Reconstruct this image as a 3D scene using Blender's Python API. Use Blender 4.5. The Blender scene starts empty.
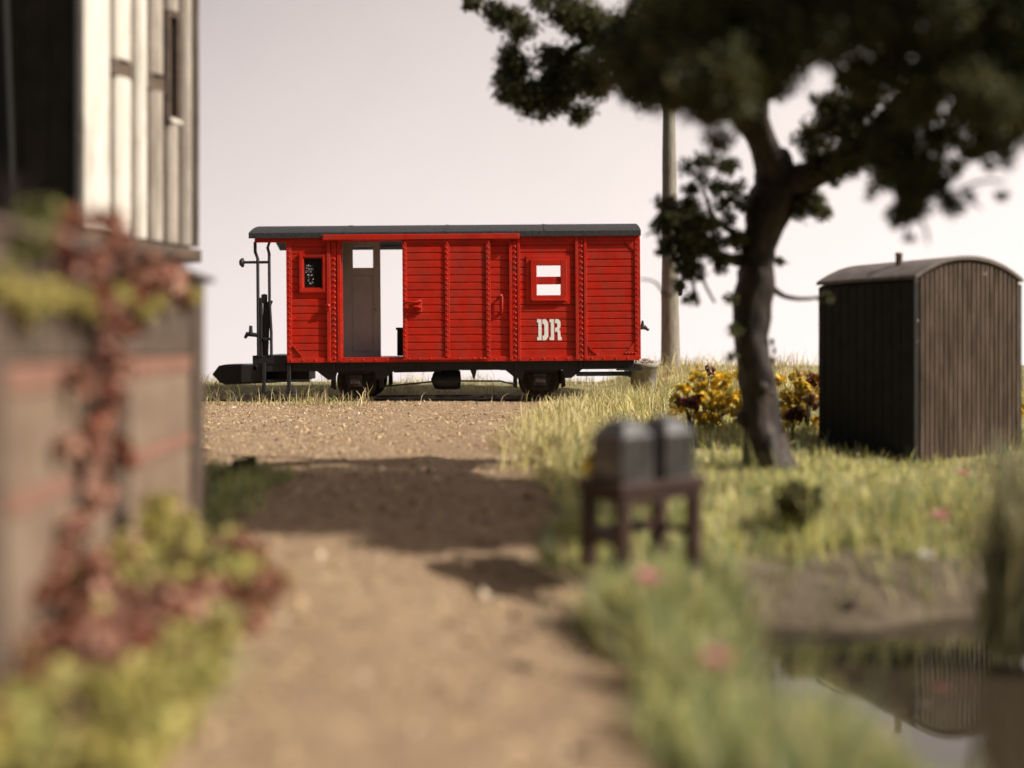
import bpy, bmesh, math, random
import numpy as np
from mathutils import Vector, Matrix, noise as mnoise

random.seed(7)
RNG = np.random.default_rng(11)
sc = bpy.context.scene
COL = sc.collection
R = math.radians

# ------------------------------------------------------------------ camera
EYE = 1.0
cam_d = bpy.data.cameras.new("camera")
cam = bpy.data.objects.new("camera", cam_d)
COL.objects.link(cam)
cam.location = (0, 0, EYE)
cam.rotation_euler = (R(90), 0, 0)
cam_d.sensor_width = 36.0
cam_d.lens = 35.156
cam_d.shift_y = -44 / 1024
cam_d.clip_start = 0.05
cam_d.clip_end = 500
cam_d.dof.use_dof = True
cam_d.dof.focus_distance = 14.3
cam_d.dof.aperture_fstop = 0.37
cam_d.dof.aperture_blades = 0
sc.camera = cam

# ------------------------------------------------------------------ sky and sun
SUN_EL, SUN_AZ = 38.0, 17.0          # azimuth measured from +X towards the camera side (-Y)
w = bpy.data.worlds.new("World")
sc.world = w
w.use_nodes = True
nt = w.node_tree
bg = nt.nodes["Background"]
skyt = nt.nodes.new("ShaderNodeTexSky")
skyt.sky_type = 'NISHITA'
skyt.sun_disc = False
skyt.sun_elevation = R(SUN_EL)
skyt.sun_rotation = R(90 + SUN_AZ)
skyt.air_density = 0.6
skyt.dust_density = 8.0
skyt.ozone_density = 0.3
nt.links.new(skyt.outputs[0], bg.inputs[0])
bg.inputs[1].default_value = 0.05

sun_d = bpy.data.lights.new("sun", 'SUN')
sun_d.energy = 5.0
sun_d.angle = R(0.8)
sun_d.color = (1.0, 0.93, 0.84)
sun = bpy.data.objects.new("sun", sun_d)
COL.objects.link(sun)
Ldir = Vector((math.cos(R(SUN_EL)) * math.cos(R(SUN_AZ)), -math.cos(R(SUN_EL)) * math.sin(R(SUN_AZ)), math.sin(R(SUN_EL))))
sun.rotation_euler = Ldir.to_track_quat('Z', 'Y').to_euler()
sun.location = Ldir * 40

sc.view_settings.view_transform = 'Standard'
sc.view_settings.look = 'None'
sc.view_settings.gamma = 1.0
sc.view_settings.exposure = 0.17
sc.view_settings.use_curve_mapping = False
sc.cycles.max_bounces = 6
sc.cycles.diffuse_bounces = 3
sc.cycles.glossy_bounces = 3
sc.cycles.transmission_bounces = 4
sc.cycles.transparent_max_bounces = 6
sc.cycles.use_denoising = True


# ------------------------------------------------------------------ helpers
def at(px, py, Y):
    """the point at depth Y seen at pixel (px, py): a design aid for reading positions off the photograph"""
    return Vector(((px - 512) / 1000 * Y, Y, EYE - (py - 340) / 1000 * Y))


def material(name, color, rough=0.7, metal=0.0, var=0.15, scale=8.0, bump=0.0, bscale=40.0, color2=None,
             spec=0.4, trans=0.0, coat=0.0, stretch=(1, 1, 1), lo=0.35, hi=0.65, detail=6):
    m = bpy.data.materials.new(name)
    m.use_nodes = True
    t = m.node_tree
    b = t.nodes["Principled BSDF"]
    b.inputs["Roughness"].default_value = rough
    b.inputs["Metallic"].default_value = metal
    b.inputs["Specular IOR Level"].default_value = spec
    if coat:
        b.inputs["Coat Weight"].default_value = coat
        b.inputs["Coat Roughness"].default_value = 0.25
    tc = t.nodes.new("ShaderNodeTexCoord")
    mp = t.nodes.new("ShaderNodeMapping")
    mp.inputs["Scale"].default_value = stretch
    t.links.new(tc.outputs["Object"], mp.inputs[0])
    n = t.nodes.new("ShaderNodeTexNoise")
    n.inputs["Scale"].default_value = scale
    n.inputs["Detail"].default_value = detail
    n.inputs["Roughness"].default_value = 0.65
    t.links.new(mp.outputs[0], n.inputs[0])
    r = t.nodes.new("ShaderNodeValToRGB")
    c = Vector(color)
    c2 = Vector(color2) if color2 else c * (1 + var)
    c1 = c if color2 else c * (1 - var)
    r.color_ramp.elements[0].position = lo
    r.color_ramp.elements[1].position = hi
    r.color_ramp.elements[0].color = (*c1, 1)
    r.color_ramp.elements[1].color = (*c2, 1)
    t.links.new(n.outputs[0], r.inputs[0])
    t.links.new(r.outputs[0], b.inputs["Base Color"])
    if bump:
        n2 = t.nodes.new("ShaderNodeTexNoise")
        n2.inputs["Scale"].default_value = bscale
        n2.inputs["Detail"].default_value = 5
        t.links.new(mp.outputs[0], n2.inputs[0])
        bp = t.nodes.new("ShaderNodeBump")
        bp.inputs["Strength"].default_value = bump
        bp.inputs["Distance"].default_value = 0.02
        t.links.new(n2.outputs[0], bp.inputs["Height"])
        t.links.new(bp.outputs[0], b.inputs["Normal"])
    if trans:
        out = t.nodes["Material Output"]
        tr = t.nodes.new("ShaderNodeBsdfTranslucent")
        t.links.new(r.outputs[0], tr.inputs[0])
        mx = t.nodes.new("ShaderNodeMixShader")
        mx.inputs[0].default_value = trans
        t.links.new(b.outputs[0], mx.inputs[1])
        t.links.new(tr.outputs[0], mx.inputs[2])
        t.links.new(mx.outputs[0], out.inputs["Surface"])
    return m


def empty(name, loc, rz=0.0, ry=0.0):
    o = bpy.data.objects.new(name, None)
    COL.objects.link(o)
    o.location = loc
    o.rotation_euler = (0, ry, rz)
    return o


def tag(o, label=None, cat=None, group=None, kind=None):
    if label: o["label"] = label
    if cat: o["category"] = cat
    if group: o["group"] = group
    if kind: o["kind"] = kind
    return o


class MB:
    def __init__(s):
        s.v, s.f, s.mi, s.sm = [], [], [], []

    def add(s, verts, faces, m=0, smooth=False):
        k = len(s.v)
        s.v += [tuple(p) for p in verts]
        s.f += [tuple(i + k for i in f) for f in faces]
        s.mi += [m] * len(faces)
        s.sm += [smooth] * len(faces)
        return s

    def box(s, x0, x1, y0, y1, z0, z1, m=0, M=None):
        v = [Vector((x, y, z)) for x in (x0, x1) for y in (y0, y1) for z in (z0, z1)]
        if M: v = [M @ p for p in v]
        f = [(0, 1, 3, 2), (4, 6, 7, 5), (0, 4, 5, 1), (2, 3, 7, 6), (0, 2, 6, 4), (1, 5, 7, 3)]
        return s.add(v, f, m)

    def beam(s, a, b, wd, h, m=0, up=(0, 0, 1)):
        """a bar of section wd x h from a to b"""
        a, b = Vector(a), Vector(b)
        d = (b - a); L = d.length; d.normalize()
        u = Vector(up)
        if abs(d.dot(u)) > 0.98: u = Vector((0, 1, 0))
        sx = d.cross(u).normalized(); sz = sx.cross(d)
        M = Matrix((( *sx, 0), (*d, 0), (*sz, 0), (0, 0, 0, 1))).transposed()
        M.translation = a
        return s.box(-wd / 2, wd / 2, 0, L, -h / 2, h / 2, m, M)

    def tube(s, pts, rad, n=8, m=0, smooth=True, jit=0.0, cap=True):
        pts = [Vector(p) for p in pts]
        if not hasattr(rad, '__len__'): rad = [rad] * len(pts)
        k0 = []
        verts, faces = [], []
        ref = Vector((0, 0, 1))
        for i, p in enumerate(pts):
            d = (pts[min(i + 1, len(pts) - 1)] - pts[max(i - 1, 0)]).normalized()
            if abs(d.dot(ref)) > 0.95: ref = Vector((0.3, 1, 0)).normalized()
            a = d.cross(ref).normalized(); b = d.cross(a)
            for j in range(n):
                t = 2 * math.pi * j / n
                q = p + (a * math.cos(t) + b * math.sin(t)) * rad[i]
                if jit:
                    q += (q - p) * jit * (mnoise.noise(q * (1.1 / max(rad[0], 1e-3)) * 0.6) + 0.5 * mnoise.noise(q * (3.1 / max(rad[0], 1e-3))))
                verts.append(q)
        for i in range(len(pts) - 1):
            for j in range(n):
                faces.append((i * n + j, i * n + (j + 1) % n, (i + 1) * n + (j + 1) % n, (i + 1) * n + j))
        s.add(verts, faces, m, smooth)
        if cap:
            s.add(verts[:n], [tuple(range(n))], m)
            s.add(verts[-n:], [tuple(range(n - 1, -1, -1))], m)
        return s

    def lathe(s, prof, c=(0, 0, 0), axis='Z', n=24, m=0, smooth=True):
        """prof: (radius, height) pairs turned about an axis through c"""
        verts, faces = [], []
        for (r, h) in prof:
            for j in range(n):
                t = 2 * math.pi * j / n
                q = (r * math.cos(t), r * math.sin(t), h)
                if axis == 'Y': q = (q[0], h, q[1])
                if axis == 'X': q = (h, q[0], q[1])
                verts.append((q[0] + c[0], q[1] + c[1], q[2] + c[2]))
        for i in range(len(prof) - 1):
            for j in range(n):
                faces.append((i * n + j, i * n + (j + 1) % n, (i + 1) * n + (j + 1) % n, (i + 1) * n + j))
        return s.add(verts, faces, m, smooth)

    def prism(s, poly, axis, h0, h1, m=0, smooth=False):
        """poly in the two axes left after taking out `axis`, extruded from h0 to h1"""
        def mk(a, b, h):
            return {'X': (h, a, b), 'Y': (a, h, b), 'Z': (a, b, h)}[axis]
        n = len(poly)
        v = [mk(a, b, h0) for a, b in poly] + [mk(a, b, h1) for a, b in poly]
        s.add(v, [tuple(range(n)), tuple(range(2 * n - 1, n - 1, -1))], m)
        s.add(v, [(i, (i + 1) % n, n + (i + 1) % n, n + i) for i in range(n)], m, smooth)
        return s

    def dome(s, c, r, axis=(0, -1, 0), n=6, m=0):
        a = Vector(axis).normalized()
        u = a.orthogonal().normalized(); w_ = a.cross(u)
        c = Vector(c); v = []
        for (rr, hh) in ((1, 0), (0.75, 0.5)):
            for j in range(n):
                t = 2 * math.pi * j / n
                v.append(c + (u * math.cos(t) + w_ * math.sin(t)) * r * rr + a * r * hh)
        v.append(c + a * r * 0.72)
        f = [(j, (j + 1) % n, n + (j + 1) % n, n + j) for j in range(n)] + [(n + j, n + (j + 1) % n, 2 * n) for j in range(n)]
        return s.add(v, f, m, True)

    def build(s, name, mats, parent=None, origin=(0, 0, 0), bevel=0.0, seg=1):
        me = bpy.data.meshes.new(name)
        o = Vector(origin)
        me.from_pydata([(p[0] - o[0], p[1] - o[1], p[2] - o[2]) for p in s.v], [], s.f)
        for mt in (mats if isinstance(mats, (list, tuple)) else [mats]): me.materials.append(mt)
        me.polygons.foreach_set("material_index", s.mi)
        me.polygons.foreach_set("use_smooth", s.sm)
        bm = bmesh.new(); bm.from_mesh(me)
        bmesh.ops.recalc_face_normals(bm, faces=bm.faces)
        bm.to_mesh(me); bm.free()
        ob = bpy.data.objects.new(name, me)
        COL.objects.link(ob)
        if parent: ob.parent = parent
        else: ob.location = o
        if bevel:
            b = ob.modifiers.new("bevel", 'BEVEL')
            b.width = bevel; b.segments = seg; b.limit_method = 'ANGLE'; b.angle_limit = R(40)
        return ob


def np_mesh(name, verts, faces, mats, midx=None, parent=None, smooth=False, origin=None):
    """verts (n,3) and faces (m,k) arrays -> one object"""
    verts = np.asarray(verts, dtype=np.float32); faces = np.asarray(faces, dtype=np.int32)
    if origin is not None: verts = verts - np.array(origin, dtype=np.float32)
    me = bpy.data.meshes.new(name)
    k = faces.shape[1]
    me.vertices.add(len(verts)); me.vertices.foreach_set("co", verts.ravel())
    me.loops.add(faces.size); me.loops.foreach_set("vertex_index", faces.ravel())
    me.polygons.add(len(faces))
    me.polygons.foreach_set("loop_start", np.arange(0, faces.size, k, dtype=np.int32))
    for mt in (mats if isinstance(mats, (list, tuple)) else [mats]): me.materials.append(mt)
    if midx is not None: me.polygons.foreach_set("material_index", np.asarray(midx, dtype=np.int32))
    me.polygons.foreach_set("use_smooth", np.full(len(faces), smooth))
    me.update(calc_edges=True); me.validate()
    ob = bpy.data.objects.new(name, me)
    COL.objects.link(ob)
    if parent: ob.parent = parent
    elif origin is not None: ob.location = origin
    return ob


def vnoise(x, y, seed=0):
    """smooth value noise on arrays, about -1..1"""
    x = np.asarray(x, dtype=np.float64); y = np.asarray(y, dtype=np.float64)
    xi, yi = np.floor(x).astype(np.int64), np.floor(y).astype(np.int64)
    fx, fy = x - xi, y - yi
    fx = fx * fx * (3 - 2 * fx); fy = fy * fy * (3 - 2 * fy)

    def h(a, b):
        v = np.sin(a * 127.1 + b * 311.7 + seed * 74.7) * 43758.5453
        return (v - np.floor(v)) * 2 - 1
    return (h(xi, yi) * (1 - fx) + h(xi + 1, yi) * fx) * (1 - fy) + (h(xi, yi + 1) * (1 - fx) + h(xi + 1, yi + 1) * fx) * fy


def fbm(x, y, seed=0):
    return vnoise(x, y, seed) + 0.5 * vnoise(2.1 * x, 2.1 * y, seed + 1) + 0.25 * vnoise(4.3 * x, 4.3 * y, seed + 2)


def sstep(a, b, x):
    t = np.clip((x - a) / (b - a), 0, 1)
    return t * t * (3 - 2 * t)


WATER_Z = -0.375
XR_Y = [-3, 1.5, 2.3, 2.8, 3.5, 4.3, 6, 8, 10, 12.5, 14.5, 15.6, 17, 21]
XR_X = [0.60, 0.60, 0.58, 0.47, 0.41, 0.33, 0.2, 0.22, 0.38, 0.55, 1.0, 1.5, 1.5, 1.5]
XL_Y = [-3, 1, 3, 4.5, 5.5, 7.0, 7.6, 8.3, 9.5, 21]
XL_X = [-0.9, -0.95, -0.95, -1.2, -1.55, -1.6, -1.9, -4, -15, -15]


def height(x, y):
    h = 0.012 * fbm(x * 1.3, y * 1.3, 3)
    d = np.minimum(np.sqrt(((x - 2.3) / 1.75) ** 2 + ((y - 3.80) / 1.32) ** 2), np.sqrt(((x - 2.2) / 1.22) ** 2 + ((y - 2.75) / 1.15) ** 2))       # the pond's hollow
    h = h - 0.50 * (1 - sstep(0.62, 1.05, d + 0.1 * vnoise(x * 1.7, y * 1.7, 9)))
    h = h - 0.22 * (1 - sstep(0.9, 2.2, d))
    h = h + 0.34 * sstep(1.7, 3.0, x) * sstep(12.0, 17.0, y) + 0.05 * sstep(17.0, 18.5, y)                # low bank behind the shed
    h = h + 0.10 * sstep(17.6, 18.8, y)
    h = h - 0.07 * np.exp(-((x - 3.6) ** 2 + (y - 8.2) ** 2) / 1.2)
    h = h - 0.5 * sstep(20.2, 20.9, y)
    return h


def sandmask(x, y):
    n = 0.16 * fbm(x * 2.2, y * 2.2, 21)
    xr = np.interp(y, XR_Y, XR_X) + n
    xl = np.interp(y, XL_Y, XL_X) + n
    s = sstep(-0.12, 0.12, xr - x) * sstep(-0.12, 0.12, x - xl)
    return s * (1 - sstep(-0.25, 0.25, y - 17.9 + n))


# ------------------------------------------------------------------ materials
M = {}
M['red'] = material('red_paint', (0.50, 0.020, 0.008), rough=0.40, var=0.14, scale=5, bump=0.10, bscale=60, spec=0.30)
M['red_in'] = material('grey_interior', (0.30, 0.27, 0.245), rough=0.8, var=0.15)
M['leaf_paint'] = material('pale_grey_paint', (0.47, 0.45, 0.43), rough=0.6, var=0.10, scale=3)
def weather(m, dust, amount, scale=(2.0, 2.0, 0.7)):
    """patchy, streaked grime over a paint"""
    t = m.node_tree; b = t.nodes["Principled BSDF"]
    src = b.inputs["Base Color"].links[0].from_socket
    tc = t.nodes.new("ShaderNodeTexCoord"); mp = t.nodes.new("ShaderNodeMapping"); mp.inputs["Scale"].default_value = scale
    t.links.new(tc.outputs["Object"], mp.inputs[0])
    n = t.nodes.new("ShaderNodeTexNoise"); n.inputs["Scale"].default_value = 3.0; n.inputs["Detail"].default_value = 9; n.inputs["Roughness"].default_value = 0.72
    t.links.new(mp.outputs[0], n.inputs[0])
    r = t.nodes.new("ShaderNodeMapRange"); r.inputs[1].default_value = 0.45; r.inputs[2].default_value = 0.75; r.inputs[4].default_value = amount
    t.links.new(n.outputs[0], r.inputs[0])
    x = t.nodes.new("ShaderNodeMix"); x.data_type = 'RGBA'
    x.inputs[7].default_value = (*dust, 1)
    t.links.new(r.outputs[0], x.inputs[0]); t.links.new(src, x.inputs[6]); t.links.new(x.outputs[2], b.inputs["Base Color"])
    r2 = t.nodes.new("ShaderNodeMapRange"); r2.inputs[1].default_value = 0.35; r2.inputs[2].default_value = 0.7
    r2.inputs[3].default_value = b.inputs["Roughness"].default_value - 0.08; r2.inputs[4].default_value = b.inputs["Roughness"].default_value + 0.25
    t.links.new(n.outputs[0], r2.inputs[0]); t.links.new(r2.outputs[0], b.inputs["Roughness"])


weather(M['red'], (0.20, 0.045, 0.025), 0.55)
M['roof'] = material('roof_felt', (0.032, 0.032, 0.036), rough=0.75, var=0.6, scale=30, bump=0.5, bscale=70)
M['black'] = material('black_iron', (0.016, 0.016, 0.018), rough=0.5, var=0.3, scale=12, bump=0.15)
M['rust'] = material('rusty_iron', (0.035, 0.024, 0.019), rough=0.75, var=0.5, scale=14, bump=0.2)
M['floor'] = material('wagon_floor', (0.22, 0.20, 0.18), rough=0.6, var=0.2)
M['white'] = material('white_lettering', (0.93, 0.92, 0.90), rough=0.6, var=0.05)
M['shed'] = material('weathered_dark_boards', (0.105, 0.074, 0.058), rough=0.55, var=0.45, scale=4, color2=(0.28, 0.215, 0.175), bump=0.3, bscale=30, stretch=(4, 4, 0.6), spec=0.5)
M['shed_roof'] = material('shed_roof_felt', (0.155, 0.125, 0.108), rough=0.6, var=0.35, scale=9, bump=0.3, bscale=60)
M['shed_dark'] = material('shaded_side_boards', (0.011, 0.009, 0.008), rough=0.75, var=0.35, scale=6, bump=0.2)  # near-black: shade of the unlit side is put into the colour
M['bark'] = material('bark', (0.010, 0.008, 0.006), rough=0.65, scale=11, color2=(0.070, 0.045, 0.035), bump=1.0, bscale=16, stretch=(1, 1, 0.35), lo=0.4, hi=0.7)
M['leaf_a'] = material('dark_leaf', (0.062, 0.068, 0.027), rough=0.7, var=0.3, trans=0.3, scale=3)
M['leaf_b'] = material('olive_leaf', (0.15, 0.14, 0.050), rough=0.7, var=0.3, trans=0.4, scale=3)
M['pole'] = material('grey_wood_pole', (0.18, 0.165, 0.13), rough=0.8, scale=6, color2=(0.32, 0.295, 0.24), bump=0.3, bscale=25, stretch=(6, 6, 0.5))
M['concrete'] = material('grey_concrete', (0.30, 0.275, 0.225), rough=0.85, scale=12, var=0.3, bump=0.4, bscale=50)
M['timber'] = material('red_brown_timber', (0.045, 0.022, 0.016), rough=0.5, scale=5, var=0.35, bump=0.2, bscale=30)
M['zinc'] = material('dull_zinc', (0.17, 0.166, 0.168), rough=0.30, metal=0.85, scale=10, var=0.35, bump=0.12, bscale=20)
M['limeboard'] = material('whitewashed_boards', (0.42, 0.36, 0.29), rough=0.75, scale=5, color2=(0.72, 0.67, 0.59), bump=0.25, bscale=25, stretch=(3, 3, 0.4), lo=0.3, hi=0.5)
M['greyboard'] = material('darker_boards', (0.22, 0.18, 0.145), rough=0.8, scale=5, color2=(0.48, 0.42, 0.36), bump=0.25, bscale=25, stretch=(3, 3, 0.4), lo=0.3, hi=0.7)  # darker, greyer tone for the boards towards the far end
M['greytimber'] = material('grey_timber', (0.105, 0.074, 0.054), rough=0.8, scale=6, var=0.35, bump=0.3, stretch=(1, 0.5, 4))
M['darkboard'] = material('shade_dark_boards', (0.024, 0.018, 0.013), rough=0.75, scale=5, var=0.4, bump=0.2)  # dark brown carries the shade of the gable side
M['blackbeam'] = material('black_beam', (0.008, 0.007, 0.006), rough=0.8)
M['plaster'] = material('dirty_plaster', (0.17, 0.115, 0.078), rough=0.9, scale=3, color2=(0.25, 0.185, 0.13), bump=0.3, bscale=18)
M['brick'] = material('red_brick_band', (0.21, 0.105, 0.072), rough=0.9, scale=7, color2=(0.27, 0.145, 0.105), bump=0.3)
M['glass'] = material('dark_glass', (0.012, 0.012, 0.012), rough=0.08, var=0.0, spec=0.6)
M['windowpane'] = material('dusty_pane', (0.035, 0.032, 0.030), rough=0.2, var=0.3)
G = [material('grass_bluegreen', (0.27, 0.34, 0.20), rough=0.6, var=0.3, trans=0.45, scale=2),
     material('grass_olive', (0.33, 0.36, 0.12), rough=0.6, var=0.3, trans=0.3, scale=2),
     material('grass_yellow', (0.66, 0.62, 0.22), rough=0.6, var=0.25, trans=0.3, scale=2),
     material('grass_straw', (0.78, 0.66, 0.37), rough=0.6, var=0.25, trans=0.25, scale=2),
     material('grass_brown', (0.30, 0.22, 0.12), rough=0.7, var=0.25, trans=0.2, scale=2)]
M['leaf_red'] = material('russet_leaf', (0.28, 0.10, 0.058), rough=0.6, var=0.35, trans=0.25, scale=6)
M['leaf_pink'] = material('faded_red_leaf', (0.46, 0.255, 0.18), rough=0.6, var=0.3, trans=0.25, scale=6)
M['leaf_darkred'] = material('dark_red_leaf', (0.13, 0.032, 0.024), rough=0.6, var=0.35, trans=0.2, scale=6)
M['leaf_yellow'] = material('golden_leaf', (0.86, 0.60, 0.05), rough=0.6, var=0.25, trans=0.3, scale=6)
M['leaf_lime'] = material('yellow_green_leaf', (0.46, 0.41, 0.13), rough=0.6, var=0.3, trans=0.3, scale=6)
M['leaf_green'] = material('mid_green_leaf', (0.28, 0.29, 0.09), rough=0.6, var=0.3, trans=0.25, scale=6)
M['moss'] = material('yellow_moss', (0.38, 0.31, 0.10), rough=0.9, var=0.35, scale=14, trans=0.1)
M['petal_pink'] = material('pink_petal', (0.75, 0.42, 0.40), rough=0.6, var=0.15, trans=0.3)
M['petal_white'] = material('white_petal', (0.85, 0.83, 0.80), rough=0.6, var=0.05, trans=0.2)
M['twig'] = material('dark_twig', (0.035, 0.025, 0.02), rough=0.8, var=0.3)

# ------------------------------------------------------------------ the sky: a bowed sheet of white paper behind the layout
def build_sky():
    nu, nv = 80, 60
    prof = [(22.0, -3.0)]
    for j in range(nv):
        a = R(48 + 34 * min(1.0, j / nv * 1.6))
        prof.append((prof[-1][0] + math.cos(a) * 0.55, prof[-1][1] + math.sin(a) * 0.55))
    verts = []
    for j in range(nv + 1):
        v = j / nv
        for i in range(nu + 1):
            u = -1 + 2 * i / nu
            # a sweep that starts low behind the layout's edge and rises ever more steeply
            y, z = prof[j]
            x = u * 44
            y += 0.0048 * (x - 5) ** 2
            verts.append((x, y, z))
    faces = [(j * (nu + 1) + i, j * (nu + 1) + i + 1, (j + 1) * (nu + 1) + i + 1, (j + 1) * (nu + 1) + i) for j in range(nv) for i in range(nu)]
    m = material('white_paper', (0.81, 0.785, 0.83), rough=0.9, var=0.012, scale=0.3, spec=0.1)
    o = np_mesh('sky', verts, faces, m, smooth=True)
    tag(o, 'plain white paper sky sweeping up behind the red wagon', 'sky', kind='structure')


build_sky()

# ------------------------------------------------------------------ ground and road (one surface, split along the sand's edge)
def build_ground():
    xs = np.concatenate([np.arange(-15, -4, 0.25), np.arange(-4, 6, 0.05), np.arange(6, 17.01, 0.25)])
    ys = np.concatenate([np.arange(-3, 1.5, 0.2), np.arange(1.5, 20.95, 0.05)])
    X, Y = np.meshgrid(xs, ys)
    x, y = X.ravel(), Y.ravel()
    z = height(x, y)
    s = sandmask(x, y)
    z = z + 0.010 * fbm(x * 6, y * 6, 5) + 0.006 * vnoise(x * 17, y * 17, 6) * s
    verts = np.stack([x, y, z], 1)
    nx, ny = len(xs), len(ys)
    idx = np.arange(nx * ny).reshape(ny, nx)
    F = np.stack([idx[:-1, :-1], idx[:-1, 1:], idx[1:, 1:], idx[1:, :-1]], -1).reshape(-1, 4)
    fs = s[F].mean(1) > 0.5
    m = bpy.data.materials.new('sand_and_soil')
    m.use_nodes = True
    t = m.node_tree; b = t.nodes["Principled BSDF"]
    b.inputs["Roughness"].default_value = 0.95
    b.inputs["Specular IOR Level"].default_value = 0.15
    tc = t.nodes.new("ShaderNodeTexCoord")

    def noise(scale, detail=6, rough=0.6):
        n = t.nodes.new("ShaderNodeTexNoise"); n.inputs["Scale"].default_value = scale
        n.inputs["Detail"].default_value = detail; n.inputs["Roughness"].default_value = rough
        t.links.new(tc.outputs["Object"], n.inputs[0]); return n

    def ramp(src, stops):
        r = t.nodes.new("ShaderNodeValToRGB")
        while len(r.color_ramp.elements) < len(stops): r.color_ramp.elements.new(0.5)
        for e, (p, c) in zip(r.color_ramp.elements, stops): e.position = p; e.color = (*c, 1)
        t.links.new(src, r.inputs[0]); return r

    def mix(fac, a, b2, mode='MIX'):
        x_ = t.nodes.new("ShaderNodeMix"); x_.data_type = 'RGBA'; x_.blend_type = mode
        if hasattr(fac, 'node'): t.links.new(fac, x_.inputs[0])
        else: x_.inputs[0].default_value = fac
        t.links.new(a, x_.inputs[6]); t.links.new(b2, x_.inputs[7]); return x_.outputs[2]
    n1, n2, n3 = noise(0.9), noise(11, 8, 0.75), noise(34, 4, 0.7)
    sand = ramp(n1.outputs[0], [(0.3, (0.375, 0.260, 0.165)), (0.55, (0.42, 0.298, 0.192)), (0.75, (0.445, 0.328, 0.218))])
    grain = ramp(n2.outputs[0], [(0.32, (0.50, 0.44, 0.38)), (0.48, (0.92, 0.92, 0.92)), (0.62, (1.0, 0.99, 0.97)), (0.72, (1.30, 1.28, 1.22))])
    grit = ramp(n3.outputs[0], [(0.30, (0.55, 0.5, 0.45)), (0.45, (1, 1, 1)), (0.66, (1.0, 1.0, 1.0)), (0.74, (1.4, 1.4, 1.36))])
    sandc = mix(1.0, mix(1.0, sand.outputs[0], grain.outputs[0], 'MULTIPLY'), grit.outputs[0], 'MULTIPLY')
    soil = ramp(noise(3.5).outputs[0], [(0.3, (0.17, 0.14, 0.07)), (0.5, (0.31, 0.27, 0.13)), (0.7, (0.38, 0.33, 0.17))])
    mud = ramp(noise(5.0).outputs[0], [(0.3, (0.11, 0.085, 0.055)), (0.5, (0.17, 0.135, 0.095)), (0.7, (0.23, 0.19, 0.135))])
    am_ = t.nodes.new("ShaderNodeAttribute"); am_.attribute_name = 'mud'
    soil_ = mix(am_.outputs["Fac"], soil.outputs[0], mud.outputs[0])
    at_ = t.nodes.new("ShaderNodeAttribute"); at_.attribute_name = 'sand'
    c = mix(at_.outputs["Fac"], soil_, sandc)
    t.links.new(c, b.inputs["Base Color"])
    bp = t.nodes.new("ShaderNodeBump"); bp.inputs["Strength"].default_value = 0.8; bp.inputs["Distance"].default_value = 0.03
    ad = t.nodes.new("ShaderNodeMath"); ad.operation = 'ADD'
    t.links.new(n2.outputs[0], ad.inputs[0]); t.links.new(n3.outputs[0], ad.inputs[1])
    t.links.new(ad.outputs[0], bp.inputs["Height"]); t.links.new(bp.outputs[0], b.inputs["Normal"])
    for name, sel, lab in (('ground', ~fs, 'grassy soil around the sandy yard'), ('road', fs, 'sandy gravel yard leading up to the railway track')):
        f = F[sel]
        used, inv = np.unique(f, return_inverse=True)
        o = np_mesh(name, verts[used], inv.reshape(-1, 4), m, smooth=True)
        a = o.data.attributes.new('sand', 'FLOAT', 'POINT')
        a.data.foreach_set('value', s[used].astype(np.float32))
        dd = np.minimum(np.sqrt(((x - 2.3) / 1.75) ** 2 + ((y - 3.80) / 1.32) ** 2), np.sqrt(((x - 2.2) / 1.22) ** 2 + ((y - 2.75) / 1.15) ** 2)) + 0.08 * fbm(x * 2.5, y * 2.5, 91)
        a = o.data.attributes.new('mud', 'FLOAT', 'POINT')
        a.data.foreach_set('value', (1 - sstep(1.2, 1.38, dd))[used].astype(np.float32))
        tag(o, lab, 'ground' if name == 'ground' else 'road', kind='structure')


build_ground()

# pebbles on the sandy yard
def build_pebbles(n):
    x = RNG.uniform(-5.5, 2.0, n); y = RNG.uniform(2.0, 17.4, n)
    k = sandmask(x, y) > 0.6
    x, y = x[k], y[k]
    z = height(x, y)
    sz = RNG.uniform(0.006, 0.017, len(x)) * (1 + 1.6 * (RNG.random(len(x)) > 0.97))
    base = np.array([(1, 0, 0), (-1, 0, 0), (0, 1, 0), (0, -1, 0), (0, 0, 0.8), (0, 0, -0.8)], float)
    fb = np.array([(0, 2, 4), (2, 1, 4), (1, 3, 4), (3, 0, 4), (2, 0, 5), (1, 2, 5), (3, 1, 5), (0, 3, 5)])
    j = RNG.uniform(0.6, 1.3, (len(x), 6, 1))
    th = RNG.uniform(0, 6.28, len(x))
    c, s_ = np.cos(th)[:, None], np.sin(th)[:, None]
    bx = base[None] * j
    vx = bx[..., 0] * c - bx[..., 1] * s_; vy = bx[..., 0] * s_ + bx[..., 1] * c
    V = np.stack([vx, vy, bx[..., 2]], -1) * sz[:, None, None] + np.stack([x, y, z], 1)[:, None]
    F = (fb[None] + (np.arange(len(x)) * 6)[:, None, None]).reshape(-1, 3)
    mi = np.repeat(RNG.choice(3, len(x), p=[0.68, 0.10, 0.22]), 8)
    mats = [material('sand_stone', (0.46, 0.33, 0.19), 0.9), material('pale_stone', (0.58, 0.48, 0.35), 0.9), material('brown_stone', (0.20, 0.13, 0.08), 0.9)]
    o = np_mesh('gravel', V.reshape(-1, 3), F, mats, mi)
    tag(o, 'loose fine gravel scattered over the sandy yard', 'gravel', kind='stuff')


build_pebbles(42000)

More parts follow.
